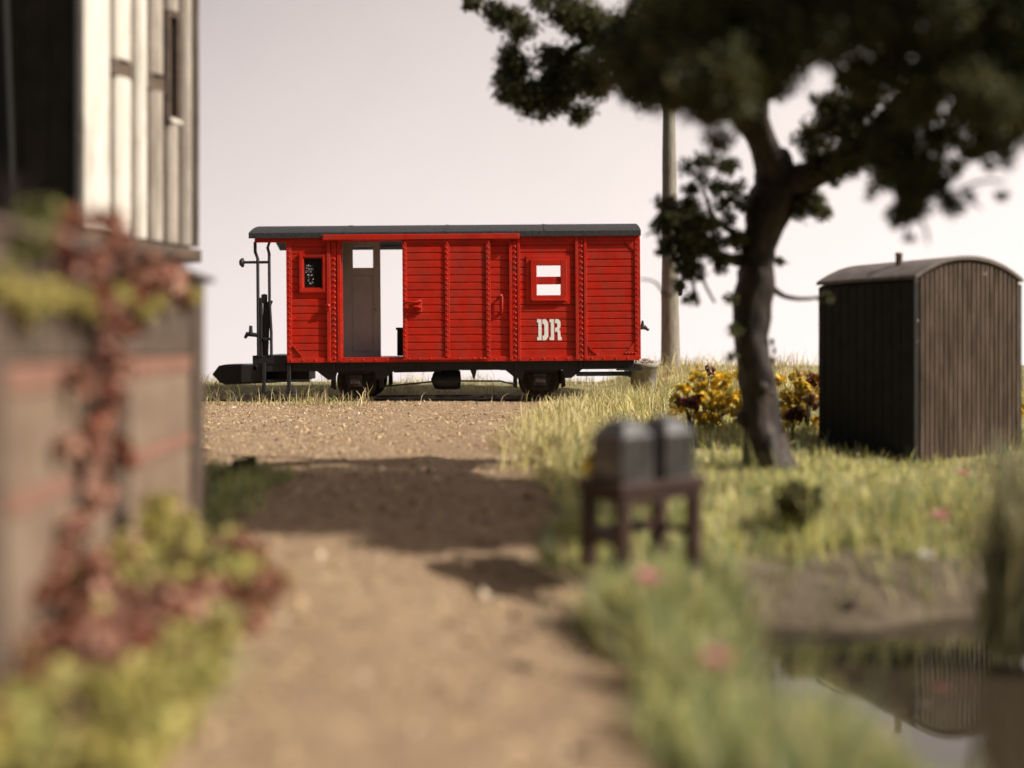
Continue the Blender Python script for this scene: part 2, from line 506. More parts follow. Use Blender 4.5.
# water of the pond
def build_water():
    m = bpy.data.materials.new('pond_water')
    m.use_nodes = True
    t = m.node_tree; b = t.nodes["Principled BSDF"]
    b.inputs["Base Color"].default_value = (0.045, 0.034, 0.022, 1)
    b.inputs["Roughness"].default_value = 0.02
    b.inputs["IOR"].default_value = 1.45
    b.inputs["Specular IOR Level"].default_value = 1.0
    tc = t.nodes.new("ShaderNodeTexCoord")
    n = t.nodes.new("ShaderNodeTexNoise"); n.inputs["Scale"].default_value = 1.6; n.inputs["Detail"].default_value = 2
    t.links.new(tc.outputs["Object"], n.inputs[0])
    bp = t.nodes.new("ShaderNodeBump"); bp.inputs["Strength"].default_value = 0.06; bp.inputs["Distance"].default_value = 0.05
    t.links.new(n.outputs[0], bp.inputs["Height"]); t.links.new(bp.outputs[0], b.inputs["Normal"])
    pts = [(2.3 + 1.95 * math.cos(a), 3.40 + 2.0 * math.sin(a), WATER_Z) for a in np.linspace(0, 2 * math.pi, 48, endpoint=False)]
    mb = MB(); mb.add(pts, [tuple(range(48))])
    o = mb.build('water', m)
    tag(o, 'still dark pond water mirroring the corrugated shed', 'pond', kind='structure')


build_water()


# ------------------------------------------------------------------ foliage helpers
def leaf_quads(P, size, jitter=0.5, rng=RNG, aspect=0.6, up=0.0):
    """one small quad per point of P, in random directions"""
    n = len(P)
    d = rng.normal(size=(n, 3)); d[:, 2] = d[:, 2] * (1 - up)
    d /= np.linalg.norm(d, axis=1, keepdims=True)
    e = rng.normal(size=(n, 3)); e -= d * (e * d).sum(1, keepdims=True)
    e /= np.linalg.norm(e, axis=1, keepdims=True)
    s = (size * rng.uniform(1 - jitter, 1 + jitter, n))[:, None]
    V = np.stack([P - d * s * 0.5, P + e * s * 0.5 * aspect, P + d * s * 0.5, P - e * s * 0.5 * aspect], 1).reshape(-1, 3)
    F = np.arange(4 * n).reshape(-1, 4)
    return V, F


def clump_points(c, r, n, rng=RNG, sub=7, flat=0.85):
    """points of one leafy clump: several ragged sub-balls inside radius r"""
    c = np.array(c)
    k = max(3, sub)
    cs = rng.normal(size=(k, 3)); cs /= np.linalg.norm(cs, axis=1, keepdims=True)
    cs *= (rng.uniform(0.2, 0.75, k) * r)[:, None]; cs[:, 2] *= flat
    rr = rng.uniform(0.28, 0.52, k) * r
    w_ = rng.choice(k, n, p=rr ** 2 / (rr ** 2).sum())
    d = rng.normal(size=(n, 3)); d /= np.linalg.norm(d, axis=1, keepdims=True)
    q = rng.random(n) ** 0.45 * (1 + 0.25 * rng.normal(size=n) * (rng.random(n) < 0.3))
    return c + cs[w_] + d * (rr[w_] * q)[:, None]


def grass_mesh(name, x, y, L, wd, mi, lean=0.5, parent=None, z=None, mats=None, origin=None):
    """curved tapering blades rooted at x, y"""
    n = len(x)
    z = height(x, y) if z is None else z
    th = RNG.uniform(0, 2 * np.pi, n)
    ln = np.abs(RNG.normal(0, lean, n))
    dx, dy = np.cos(th) * ln, np.sin(th) * ln
    ph = RNG.uniform(0, 2 * np.pi, n)
    wx, wy = np.cos(ph) * wd * 0.5, np.sin(ph) * wd * 0.5
    root = np.stack([x, y, z - 0.01], 1)
    side = np.stack([wx, wy, np.zeros(n)], 1)
    k = 1 / np.sqrt(1 + ln * ln)
    mid = root + np.stack([dx * 0.35, dy * 0.35, np.full(n, 0.62)], 1) * (L * k)[:, None]
    tip = root + np.stack([dx, dy, np.ones(n) * (1 - 0.15 * ln)], 1) * (L * k)[:, None]
    V = np.stack([root - side, root + side, mid + side * 0.8, mid - side * 0.8, tip + side * 0.25, tip - side * 0.25], 1).reshape(-1, 3)
    b = (np.arange(n) * 6)[:, None]
    F = np.concatenate([b + np.array([[0, 1, 2, 3]]), b + np.array([[3, 2, 4, 5]])], 1).reshape(-1, 4)
    return np_mesh(name, V, F, mats or G, np.repeat(mi, 2), parent=parent, origin=origin)


def pick(weights):
    """material index per row of a weights array"""
    c = np.cumsum(weights, 1); c /= c[:, -1:]
    return (RNG.random(len(c))[:, None] > c).sum(1).clip(0, weights.shape[1] - 1)


# ------------------------------------------------------------------ grasses (uncountable)
def build_grasses():
    # the meadow right of the yard
    n = 150000
    y = 2.2 + (17.4 - 2.2) * RNG.random(n) ** 1.25
    x = RNG.uniform(0, 1, n) * (0.62 * y + 1.2) + 0.05
    clump = fbm(x * 3.1, y * 3.1, 33)
    k = (sandmask(x, y) < 0.45 + 0.3 * clump) & (height(x, y) > WATER_Z + 0.05) & (RNG.random(n) < 0.62 + 0.5 * clump)
    # the grey mud shore of the pond is bare
    d = np.minimum(np.sqrt(((x - 2.3) / 1.75) ** 2 + ((y - 3.80) / 1.32) ** 2), np.sqrt(((x - 2.2) / 1.22) ** 2 + ((y - 2.75) / 1.15) ** 2))
    shore = (d < 1.22 + 0.12 * clump) & (x > 0.95) & (y > 3.2) & (RNG.random(n) < 0.90)
    k &= ~shore
    # the floor of the shed
    sx, sy = x - 3.46, y - 8.62
    u = sx * math.cos(R(24.7)) + sy * math.sin(R(24.7)); v = -sx * math.sin(R(24.7)) + sy * math.cos(R(24.7))
    k &= ~((u > -0.02) & (u < 1.32) & (v > -0.02) & (v < 1.2))
    x, y, clump = x[k], y[k], clump[k]
    patch = fbm(x * 0.9, y * 0.9, 41)
    far = sstep(8, 13, y)
    near = 1 - sstep(4.0, 6.5, y)
    W = np.stack([0.45 + 0.9 * np.clip(patch, 0, 1) + 1.3 * near - 0.3 * far, 0.55 + 0.3 * near, 0.95 + 0.9 * np.clip(-patch, 0, 1) - 0.2 * near + 0.8 * np.exp(-((y - 5.3) / 0.5) ** 2),
                  0.45 + 0.5 * far + 1.6 * np.clip(1.1 - np.abs(x - 0.5), 0, 1) * sstep(5.5, 7, y), 0.08 + 0.15 * far], 1)
    mi = pick(np.clip(W, 0.02, 5))
    L = RNG.uniform(0.07, 0.19, len(x)) * (1 + 0.5 * clump.clip(0, 1)) * np.where(RNG.random(len(x)) < 0.05, 1.9, 0.95) * (1 - 0.5 * np.exp(-((x - 3.6) ** 2 + (y - 8.0) ** 2) / 1.6)) * (1 - 0.45 * sstep(10.5, 12.5, y)) * (1 - 0.4 * sstep(6.2, 7.2, y) * (1 - sstep(8.0, 9.5, y)) * (x > 1.2))
    wd = RNG.uniform(0.006, 0.013, len(x)) * (1 + 0.4 * far)
    tag(grass_mesh('meadow_grass', x, y, L, wd, mi, 0.95), 'mixed green and straw coloured grass covering the meadow by the pond', 'grass', kind='stuff')
    # dry wisps along the track
    n = 15000
    x = RNG.uniform(-7.5, 6.0, n); y = RNG.choice([15.35, 16.0, 17.9, 18.6, 19.3, 19.9], n, p=[0.27, 0.11, 0.12, 0.16, 0.17, 0.17]) + RNG.normal(0, 0.16, n)
    dens = 0.5 + 0.55 * fbm(x * 1.2, y * 0.8, 51)
    dens = dens * np.where(y < 16.6, np.where(x < -2.2, 1.15, np.where(x > 1.2, 0.8, 0.05)), 0.75)
    k = RNG.random(n) < dens
    x, y = x[k], y[k]
    W = np.stack([0.05 + 0 * x, 0.30 + 0 * x, 0.30 + 0 * x, 0.8 + 0 * x, 0.6 + 0 * x], 1)
    tag(grass_mesh('track_grass', x, y, RNG.uniform(0.10, 0.40, len(x)) * RNG.uniform(0.6, 1.1, len(x)), RNG.uniform(0.006, 0.014, len(x)), pick(W), 1.7),
        'dry wispy grass growing along the railway track', 'grass', kind='stuff')
    # tall dry wisps on the bank at the layout's far edge
    n = 6000
    x = RNG.uniform(1.9, 8.5, n); y = RNG.uniform(14.5, 19.8, n)
    k = RNG.random(n) < 0.45 + 0.6 * fbm(x * 1.5, y * 1.5, 81)
    x, y = x[k], y[k]
    W = np.stack([0.05 + 0 * x, 0.3 + 0 * x, 0.6 + 0 * x, 0.9 + 0 * x, 0.5 + 0 * x], 1)
    tag(grass_mesh('bank_grass', x, y, RNG.uniform(0.12, 0.42, len(x)), RNG.uniform(0.006, 0.012, len(x)), pick(W), 1.7),
        'tall dry wispy grass on the bank beyond the tree and the shed', 'grass', kind='stuff')
    n = 5200
    x = RNG.normal(1.75, 0.55, n); y = RNG.normal(14.4, 0.75, n)
    k = (sandmask(x, y) < 0.5) & (y < 16.9)
    x, y = x[k], y[k]
    W = np.stack([0.05 + 0 * x, 0.6 + 0 * x, 0.8 + 0 * x, 0.9 + 0 * x, 0.25 + 0 * x], 1)
    tag(grass_mesh('tangled_grass', x, y, RNG.uniform(0.15, 0.40, len(x)), RNG.uniform(0.007, 0.014, len(x)), pick(W), 2.4),
        'tangled straw and green grass in front of the concrete pot', 'grass', kind='stuff')
    # bright tufts round the bench legs and along the near shore
    c = np.array([(0.50, 4.05), (0.55, 4.08), (0.60, 4.10), (0.70, 4.2), (0.80, 4.28), (0.90, 4.35), (0.98, 4.45), (0.85, 4.2), (0.72, 4.05), (0.6, 3.8), (0.8, 3.7), (0.95, 4.7), (0.70, 4.45), (0.82, 4.8), (0.62, 3.4), (0.72, 3.1), (0.70, 2.6), (0.9, 2.5), (0.72, 2.3), (0.75, 2.8), (1.02, 2.25)])
    w_ = RNG.integers(0, len(c), 16000)
    x = c[w_, 0] + RNG.normal(0, 0.09, len(w_)); y = c[w_, 1] + RNG.normal(0, 0.10, len(w_))
    W = np.stack([0.8 + 0 * x, 0.7 + 0 * x, 0.45 + 0 * x, 0.4 + 0 * x, 0.02 + 0 * x], 1)
    tag(grass_mesh('tufted_grass', x, y, RNG.uniform(0.12, 0.32, len(x)) * np.where(y < 3.3, 0.7, 1.0), RNG.uniform(0.005, 0.010, len(x)), pick(W), 0.7),
        'longer green and yellow grass tufts around the bench and the near shore', 'grass', kind='stuff')
    # the shaded strip at the foot of the timber building
    n = 9000
    x = RNG.uniform(-3.4, -1.2, n); y = RNG.uniform(5.2, 8.2, n)
    k = (sandmask(x, y) < 0.5 + 0.3 * fbm(x * 3, y * 3, 61))
    x, y = x[k], y[k]
    W = np.stack([0.5 + 0 * x, 0.8 + 0 * x, 0.2 + 0 * x, 0.1 + 0 * x, 0.3 + 0 * x], 1)
    tag(grass_mesh('verge_grass', x, y, RNG.uniform(0.05, 0.14, len(x)), RNG.uniform(0.006, 0.012, len(x)), pick(W), 0.6),
        'short dark grass on the verge below the timber building', 'grass', kind='stuff')
    # straw coloured tufts where the sand meets the meadow
    n = 7000
    y = RNG.uniform(7.5, 14.5, n); x = np.interp(y, XR_Y, XR_X) + RNG.normal(0.12, 0.22, n)
    k = RNG.random(n) < 0.5 + 0.6 * fbm(x * 2, y * 2, 71)
    x, y = x[k], y[k]
    W = np.stack([0.03 + 0 * x, 0.12 + 0 * x, 0.5 + 0 * x, 1.0 + 0 * x, 0.15 + 0 * x], 1)
    tag(grass_mesh('straw_grass', x, y, RNG.uniform(0.12, 0.34, len(x)), RNG.uniform(0.007, 0.014, len(x)), pick(W), 1.0),
        'pale straw grass fringing the sand behind the bench', 'grass', kind='stuff')


build_grasses()

# ------------------------------------------------------------------ railway track
def build_track():
    r = empty('railway_track', (-0.8, 17.0, 0), ry=R(-0.15))
    tag(r, 'narrow dark railway track sunk in the sand beneath the red wagon', 'railway track')
    for s in (-1, 1):
        mb = MB()
        y = s * 0.62
        mb.box(-15, 16, y - 0.03, y + 0.03, 0.0, 0.035).box(-15, 16, y - 0.05, y + 0.05, -0.06, 0.0)
        mb.build('rail', M['black'], r)


build_track()

# ------------------------------------------------------------------ red goods wagon
def build_wagon():
    WX, WY = -0.77, 17.0
    root = empty('goods_wagon', (WX, WY, 0.02), ry=R(-0.42))
    tag(root, 'red planked narrow gauge goods wagon with open side door and white letters', 'railway wagon')

    def X(px): return (px - 512) / 62.5 - WX
    def Z(py): return 1 + (340 - py) / 62.5 - 0.02
    ZB, ZT = 0.655, 2.66           # bottom and top of the red sides
    NB = 16
    step = (ZT - ZB - 0.10) / NB

    def planked(mb, x0, x1, z0, z1, yf, th, m=0, gd=0.016, gw=0.011):
        """horizontal boards with V grooves; front face at yf, thickness th behind it"""
        prof = [(yf, z0)]
        i = 1
        while ZB + 0.05 + i * step < z1 - 0.02:
            g = ZB + 0.05 + i * step
            if g > z0 + 0.02:
                prof += [(yf, g - gw), (yf + gd, g - gw * 0.3), (yf + gd, g + gw * 0.3), (yf, g + gw)]
            i += 1
        prof += [(yf, z1), (yf + th, z1), (yf + th, z0)]
        mb.prism(prof, 'X', x0, x1, m)

    YF = -1.0
    xl, xr = X(288), X(640)
    # near side wall
    mb = MB()
    wx0, wx1, wz0, wz1 = X(304), X(324), Z(287.5), Z(256)
    planked(mb, xl, wx0, ZB, ZT, YF, 0.06)
    planked(mb, wx1, X(343), ZB, ZT, YF, 0.06)
    planked(mb, wx0, wx1, ZB, wz0, YF, 0.06)
    planked(mb, wx0, wx1, wz1, ZT, YF, 0.06)
    mb.box(X(343), X(406), YF, YF + 0.06, Z(240), ZT)
    mb.box(X(343), X(406), YF, YF + 0.06, ZB, Z(357.5))
    planked(mb, X(406), X(521), ZB, ZT, YF, 0.06)
    vx0, vx1, vz0, vz1 = X(536.5), X(563.5), Z(298.5), Z(263)
    planked(mb, X(521), vx0, ZB, ZT, YF, 0.06)
    planked(mb, vx1, xr, ZB, ZT, YF, 0.06)
    planked(mb, vx0, vx1, ZB, vz0, YF, 0.06)
    planked(mb, vx0, vx1, vz1, ZT, YF, 0.06)
    mb.build('side_wall', M['red'], root, bevel=0.006)
    # far side wall: grey inside, open beside the closed leaf, window opposite the near window
    mb = MB()
    s2 = 1000 / 17.94
    def XF(px): return (px - 512) / s2 - WX
    def ZF(py): return 1 + (340 - py) / s2 - 0.02
    yb0, yb1 = 0.94, 1.0
    gx0, gx1 = XF(338), XF(414)
    mb.box(xl, XF(338), yb0, yb1, ZB, ZT)
    mb.box(gx0, gx1, yb0, yb1, ZF(241), ZT).box(gx0, gx1, yb0, yb1, ZB, ZF(357))
    mb.box(gx1, XF(534), yb0, yb1, ZB, ZT)
    mb.box(XF(534), XF(566), yb0, yb1, ZB, ZF(301)).box(XF(534), XF(566), yb0, yb1, ZF(261), ZT)
    mb.box(XF(566), xr, yb0, yb1, ZB, ZT)
    mb.build('side_wall', M['red_in'], root)["label"] = 'grey painted far side wall of the wagon'
    # grey leaf seen through the doorway
    mb = MB()
    s2 = 1000 / 16.62
    yb0, yb1 = -0.38, -0.33
    dx0, dx1 = XF(343), XF(381)
    a, b, c, d = XF(353.5), XF(374), ZF(267), ZF(245.5)
    z0, z1 = ZF(358), ZF(238)
    mb.box(dx0, a, yb0, yb1, z0, z1).box(b, dx1, yb0, yb1, z0, z1).box(a, b, yb0, yb1, z0, c).box(a, b, yb0, yb1, d, z1)
    for (p, q, e, f) in ((XF(353), XF(374), ZF(275), ZF(276.2)), (XF(353), XF(374), ZF(349), ZF(350.2)), (XF(353), XF(354), ZF(350), ZF(275)), (XF(373), XF(374), ZF(350), ZF(275))):
        mb.box(p, q, yb0 - 0.012, yb0 - 0.0, min(e, f), max(e, f))
    dr = mb.build('door', M['leaf_paint'], root, bevel=0.004)
    dr["label"] = 'plain grey inner door leaf with a square window'
    mb = MB(); mb.box(XF(372), XF(376), yb0 - 0.05, yb0 - 0.012, ZF(311), ZF(309)).build('handle', M['leaf_paint'], dr)
    # end walls, floor, ceiling lining
    mb = MB(); planked(mb, -0.94, 0.94, ZB, ZT, 0, 0.05)
    for (xx, nm) in ((xl + 0.002, 'end_wall'), (xr - 0.052, 'end_wall')):
        m2 = MB(); m2.v = [(xx + v[1], v[0], v[2]) for v in mb.v]; m2.f = mb.f; m2.mi = mb.mi; m2.sm = mb.sm
        m2.build(nm, M['red'], root)
    mb = MB()
    for i in range(8):
        y0 = -0.99 + i * 0.248
        mb.box(xl + 0.06, xr - 0.06, y0 + 0.003, y0 + 0.245, ZB + 0.0, Z(357) - 0.004)
    mb.build('floor', M['floor'], root)
    # roof: arched, with a rolled edge
    arc = []
    n = 20
    hw, zt, rise = 1.075, 2.71, 0.205
    for i in range(n + 1):
        y = -hw + 2 * hw * i / n
        arc.append((y, zt + rise * (1 - (abs(y) / hw) ** 2.2)))
    low = [(y, z - 0.09) for y, z in arc[::-1]]
    mb = MB(); mb.prism(arc + low, 'X', X(251), X(641.5), 0, smooth=False)
    for k, px in enumerate((345, 445, 545)):     # felt joints running over the roof
        mb.prism([(y, z + 0.007) for y, z in arc] + [(y, z - 0.003) for y, z in arc[::-1]], 'X', X(px), X(px) + 0.035)
    mb.build('roof', M['roof'], root, bevel=0.02, seg=2)
    # red cornice under the roof
    mb = MB(); mb.box(X(256), X(640.5), YF - 0.022, YF - 0.002, ZT - 0.10, ZT + 0.01)
    mb.build('cornice', M['red'], root, bevel=0.006)
    # sill strip with bolts
    mb = MB(); mb.box(xl, xr, YF - 0.028, YF - 0.002, ZB - 0.02, ZB + 0.06)
    for px in range(292, 640, 12): mb.dome((X(px), YF - 0.028, ZB + 0.018), 0.017)
    mb.build('sill_rail', M['red'], root, bevel=0.005)

    # posts: two flanges with a rivet row between
    def post(px0, px1, z0=ZB, z1=ZT, dep=0.045):
        m_ = MB(); a_, b_ = X(px0), X(px1); wv = b_ - a_
        m_.box(a_, a_ + wv * 0.26, YF - dep, YF - 0.001, z0, z1)
        m_.box(a_ + wv * 0.30 + 0.001, b_ - wv * 0.30 - 0.001, YF - 0.024, YF - 0.001, z0, z1)
        m_.box(b_ - wv * 0.26, b_, YF - dep * 0.8, YF - 0.001, z0, z1)
        k = z0 + 0.05
        while k < z1 - 0.02:
            m_.dome(((a_ + b_) / 2 + 0.008, YF - 0.024, k), 0.026); k += 0.088
        m_.build('post', M['red'], root, bevel=0.004)
    post(328, 342)
    post(510, 521)
    post(576, 587.5)
    # corner angle irons with rivets
    for (p0, p1, cx) in ((288, 292.5, 290.3), (635.5, 640.5, 638)):
        m_ = MB(); m_.box(X(p0) - (0.01 if p0 < 300 else 0), X(p1) + (0.01 if p0 > 300 else 0), YF - 0.018, YF - 0.001, ZB, ZT)
        k = ZB + 0.05
        while k < ZT - 0.03:
            m_.dome((X(cx), YF - 0.018, k), 0.017); k += 0.09
        m_.build('corner_angle', M['red'], root, bevel=0.003)
    # gussets
    m_ = MB()
    m_.prism([(X(293), ZB + 0.08), (X(303), ZB + 0.08), (X(293), ZB + 0.26)], 'Y', YF - 0.012, YF - 0.001)
    m_.beam((X(294), YF - 0.022, ZB + 0.25), (X(302.5), YF - 0.022, ZB + 0.09), 0.018, 0.02)
    m_.build('gusset', M['red'], root)
    m_ = MB()
    m_.prism([(X(635), ZB + 0.08), (X(625), ZB + 0.08), (X(635), ZB + 0.28)], 'Y', YF - 0.012, YF - 0.001)
    for k in range(4): m_.dome((X(626 + 3 * k), YF - 0.012, ZB + 0.10), 0.016)
    m_.build('gusset', M['red'], root)
    m_ = MB()
    m_.prism([(X(635), ZT - 0.11), (X(624), ZT - 0.11), (X(635), ZT - 0.27)], 'Y', YF - 0.012, YF - 0.001)
    m_.build('gusset', M['red'], root)
    m_ = MB()
    m_.beam((X(588.5), YF - 0.016, ZB + 0.22), (X(597), YF - 0.016, ZB + 0.08), 0.02, 0.02)
    for k in range(4): m_.dome((X(590 + 2.6 * k), YF - 0.008, ZB + 0.085), 0.015)
    m_.build('gusset', M['red'], root)
    # door runner
    m_ = MB(); m_.box(X(325), X(520.5), YF - 0.125, YF - 0.024, Z(240), Z(234.5))
    m_.build('door_runner', M['red'], root, bevel=0.01, seg=2)
    # sliding door
    m_ = MB(); yd = YF - 0.078
    planked(m_, X(405), X(491), Z(358), Z(240.5), yd, 0.05)
    m_.box(X(404), X(408.2), yd - 0.022, yd - 0.001, Z(358.5), Z(240.5))
    m_.box(X(446), X(450.5), yd - 0.018, yd - 0.001, Z(357), Z(242))
    m_.box(X(487), X(491.5), yd - 0.022, yd - 0.001, Z(358.5), Z(240.5))
    m_.box(X(404), X(491.5), yd - 0.02, yd - 0.001, Z(359.5), Z(357.3))
    m_.box(X(404), X(491.5), yd - 0.02, yd - 0.001, Z(243), Z(240.2))
    for px in (406.2, 448.2, 489.2):
        k = Z(356)
        while k < Z(243):
            m_.dome((X(px), yd - 0.02, k), 0.018); k += 0.082
    for px in (410, 420, 432, 460, 475, 481, 485): m_.dome((X(px), yd - 0.02, Z(358.4)), 0.017)
    door = m_.build('sliding_door', M['red'], root, bevel=0.004)
    m_ = MB()
    m_.tube([(X(406), yd - 0.03, Z(303)), (X(410), yd - 0.075, Z(302.5)), (X(419), yd - 0.085, Z(302)), (X(422), yd - 0.05, Z(300.5))], [0.022, 0.024, 0.026, 0.03], 6)
    m_.tube([(X(411), yd - 0.04, Z(306)), (X(417), yd - 0.08, Z(306.5)), (X(422.5), yd - 0.05, Z(307.5))], [0.02, 0.026, 0.03], 6)
    m_.box(X(417.5), X(423), yd - 0.04, yd - 0.001, Z(312), Z(300))
    m_.build('handle', M['red'], door, bevel=0.006)
    # upright grab handle on the fixed boards
    m_ = MB()
    m_.tube([(X(502), YF - 0.005, Z(296)), (X(502), YF - 0.06, Z(297)), (X(502), YF - 0.06, Z(312)), (X(502), YF - 0.005, Z(313))], 0.03, 6)
    m_.build('grab_handle', M['red'], root)
    m_ = MB(); m_.lathe([(0.0, -0.06), (0.028, -0.05), (0.035, -0.02), (0.03, 0.0)], (X(330), YF - 0.045, Z(305)), 'Y', 8)
    m_.box(X(327), X(331), YF - 0.075, YF - 0.045, Z(309), Z(303))
    m_.build('latch', M['red'], root)

    # windows
    def frame(x0, x1, z0, z1, wid, dep, y=YF, mid=None):
        m_ = MB()
        m_.box(x0, x0 + wid, y - dep, y + 0.03, z0, z1).box(x1 - wid, x1, y - dep, y + 0.03, z0, z1)
        m_.box(x0 + wid, x1 - wid, y - dep + 0.001, y + 0.03, z0, z0 + wid).box(x0 + wid, x1 - wid, y - dep + 0.001, y + 0.03, z1 - wid, z1)
        if mid: m_.box(x0 + wid, x1 - wid, y - dep * 0.4, y + 0.028, mid[0], mid[1])
        return m_
    m_ = frame(X(300.5), X(327.5), Z(291.5), Z(252.5), 0.055, 0.035)
    f = m_.build('window_frame', M['red'], root, bevel=0.005)
    m_ = frame(X(303.6), X(324.4), Z(288), Z(255.8), 0.022, 0.02)
    m_.build('bead', M['red'], f, bevel=0.004)
    m_ = MB(); m_.box(wx0, wx1, YF + 0.01, YF + 0.02, wz0, wz1)
    m_.build('pane', M['glass'], f)
    m_ = MB()      # illegible white print on the pane
    for _ in range(46):
        px, py = random.uniform(306, 314.5), random.uniform(262, 283)
        if abs(px - 310.5) > 4.2 - abs(py - 272) * 0.12: continue
        s = random.uniform(0.005, 0.011)
        m_.box(X(px), X(px) + s, YF + 0.005, YF + 0.010, Z(py), Z(py) + s * random.uniform(0.5, 1.4))
    m_.build('print', M['white'], f)['kind'] = 'stuff'
    m_ = frame(X(527), X(571.5), Z(305), Z(256.5), 0.075, 0.018)
    f = m_.build('window_frame', M['red'], root, bevel=0.005)
    m_ = frame(X(531.5), X(567.5), Z(302), Z(260), 0.098, 0.040, mid=(Z(285), Z(277.3)))
    m_.box(X(533), X(566), YF - 0.055, YF - 0.04, Z(301.5), Z(300)) 
    m_.build('sash', M['red'], f, bevel=0.005)
    # lettering
    L = []
    stem = [[(0.08, 0), (0.38, 0), (0.38, 1), (0.08, 1)], [(-0.04, 0), (0.08, 0), (0.08, 0.15), (-0.04, 0.15)], [(-0.04, 0.85), (0.08, 0.85), (0.08, 1), (-0.04, 1)]]
    D = stem + [[(0.47, 0), (0.78, 0), (1, 0.17), (1, 0.83), (0.78, 1), (0.47, 1), (0.47, 0.78), (0.58, 0.78), (0.64, 0.70), (0.64, 0.30), (0.58, 0.22), (0.47, 0.22)]]
    Rr = stem + [[(0.47, 1), (0.80, 1), (0.98, 0.87), (0.98, 0.63), (0.84, 0.52), (0.47, 0.38), (0.47, 0.58), (0.62, 0.60), (0.68, 0.66), (0.68, 0.76), (0.62, 0.81), (0.47, 0.81)],
                 [(0.60, 0.43), (0.84, 0.519), (0.96, 0.42), (0.98, 0.15), (1.08, 0.15), (1.08, 0), (0.72, 0), (0.70, 0.36)]]
    m_ = MB()
    for px, let in ((538, D), (550.5, Rr)):
        for poly in let:
            m_.prism([(X(px) + a_ * 0.172, Z(340.8) + b_ * 0.335) for a_, b_ in poly], 'Y', YF - 0.005, YF + 0.004)
    m_.build('lettering', M['white'], root)

    # underframe
    m_ = MB()
    zb = Z(378)
    m_.box(X(256), X(634), YF + 0.06, YF + 0.16, ZB - 0.16, ZB - 0.021)
    m_.box(X(256), X(634), 0.80, 0.92, ZB - 0.21, ZB - 0.021)
    for px in (260, 335, 420, 500, 560, 630): m_.box(X(px), X(px) + 0.09, YF + 0.161, 0.80, ZB - 0.17, ZB - 0.022)
    for c in (355, 544):                     # deeper plates over each axle, with sloping ends
        m_.prism([(X(c - 42), ZB - 0.12), (X(c - 28), ZB - 0.30), (X(c - 21), ZB - 0.30), (X(c - 18), ZB - 0.12)], 'Y', YF + 0.075, YF + 0.145)
        m_.prism([(X(c + 18), ZB - 0.12), (X(c + 21), ZB - 0.30), (X(c + 28), ZB - 0.30), (X(c + 42), ZB - 0.12)], 'Y', YF + 0.075, YF + 0.145)
    m_.box(X(577), X(632), YF + 0.055, YF + 0.155, ZB - 0.27, ZB - 0.2)
    m_.prism([(X(470), ZB - 0.15), (X(477), ZB - 0.15), (X(474), ZB - 0.33)], 'Y', YF + 0.08, YF + 0.12)
    for px in (332, 345, 362, 417, 515, 580, 584):
        m_.box(X(px), X(px) + 0.05, YF + 0.03, YF + 0.062, ZB - 0.15, ZB - 0.03)
    m_.build('underframe', M['black'], root, bevel=0.004)
    # truss and brake rods
    m_ = MB()
    m_.tube([(X(384), YF + 0.10, Z(386)), (X(440), YF + 0.10, Z(381)), (X(500), YF + 0.10, Z(381.5)), (X(515), YF + 0.10, Z(385))], 0.016, 6)
    m_.tube([(X(392), YF + 0.3, Z(371.5)), (X(440), YF + 0.3, Z(371))], 0.022, 6)
    m_.build('brake_rod', M['black'], root)
    m_ = MB()
    m_.lathe([(0.0, X(430) - 0.02), (0.10, X(431)), (0.155, X(433.5)), (0.165, X(440)), (0.165, X(455)), (0.14, X(459)), (0.0, X(460))], (0, -0.55, Z(380.5)), 'X', 20)
    m_.build('brake_cylinder', M['black'], root)
    # wheels, axles, springs and axle boxes
    for c in (354, 540):
        ax = X(c); zr = 0.335
        for s in (-1, 1):
            y0 = s * 0.62
            wm = MB()
            wm.lathe([(0.0, -0.03), (0.07, -0.05), (0.08, -0.03), (0.25, -0.018), (0.262, -0.045), (0.315, -0.045), (0.318, 0.035), (0.345, 0.038), (0.345, 0.062), (0.25, 0.06), (0.24, 0.02), (0.0, 0.03)] if s < 0 else
                     [(0.0, 0.03), (0.07, 0.05), (0.08, 0.03), (0.25, 0.018), (0.262, 0.045), (0.315, 0.045), (0.318, -0.035), (0.345, -0.038), (0.345, -0.062), (0.25, -0.06), (0.24, -0.02), (0.0, -0.03)],
                     (ax, y0, zr), 'Y', 32)
            wm.build('wheel', M['rust'], root)
        am = MB(); am.lathe([(0.05, -0.82), (0.05, 0.82)], (ax, 0, zr), 'Y', 12); am.build('axle', M['black'], root)
        for s in (-1, 1):
            y0 = s * 0.82
            bm_ = MB(); bm_.box(ax - 0.11, ax + 0.11, y0 - 0.07, y0 + 0.07, zr - 0.10, zr + 0.10)
            bm_.box(ax - 0.085, ax + 0.085, y0 - 0.095, y0 + 0.095, zr - 0.06, zr + 0.05)
            bx_ = bm_.build('axle_box', M['rust'], root, bevel=0.015)
            sp = MB()
            for k in range(4):
                hl = 0.34 - k * 0.06
                pts = [(ax - hl + 2 * hl * j / 8, y0, zr + 0.105 + k * 0.022 + 0.06 * ((-1 + j / 4) ** 2) * (hl / 0.38) ** 2 + 0.0) for j in range(9)]
                for j in range(8): sp.beam(pts[j], pts[j + 1], 0.08, 0.018)
            sp.build('leaf_spring', M['black'], root)
            gd = MB()
            gd.prism([(ax - 0.20, ZB - 0.24), (ax - 0.13, zr - 0.14), (ax - 0.09, zr - 0.14), (ax - 0.12, ZB - 0.24)], 'Y', y0 - 0.10 * s - 0.01, y0 - 0.10 * s + 0.01)
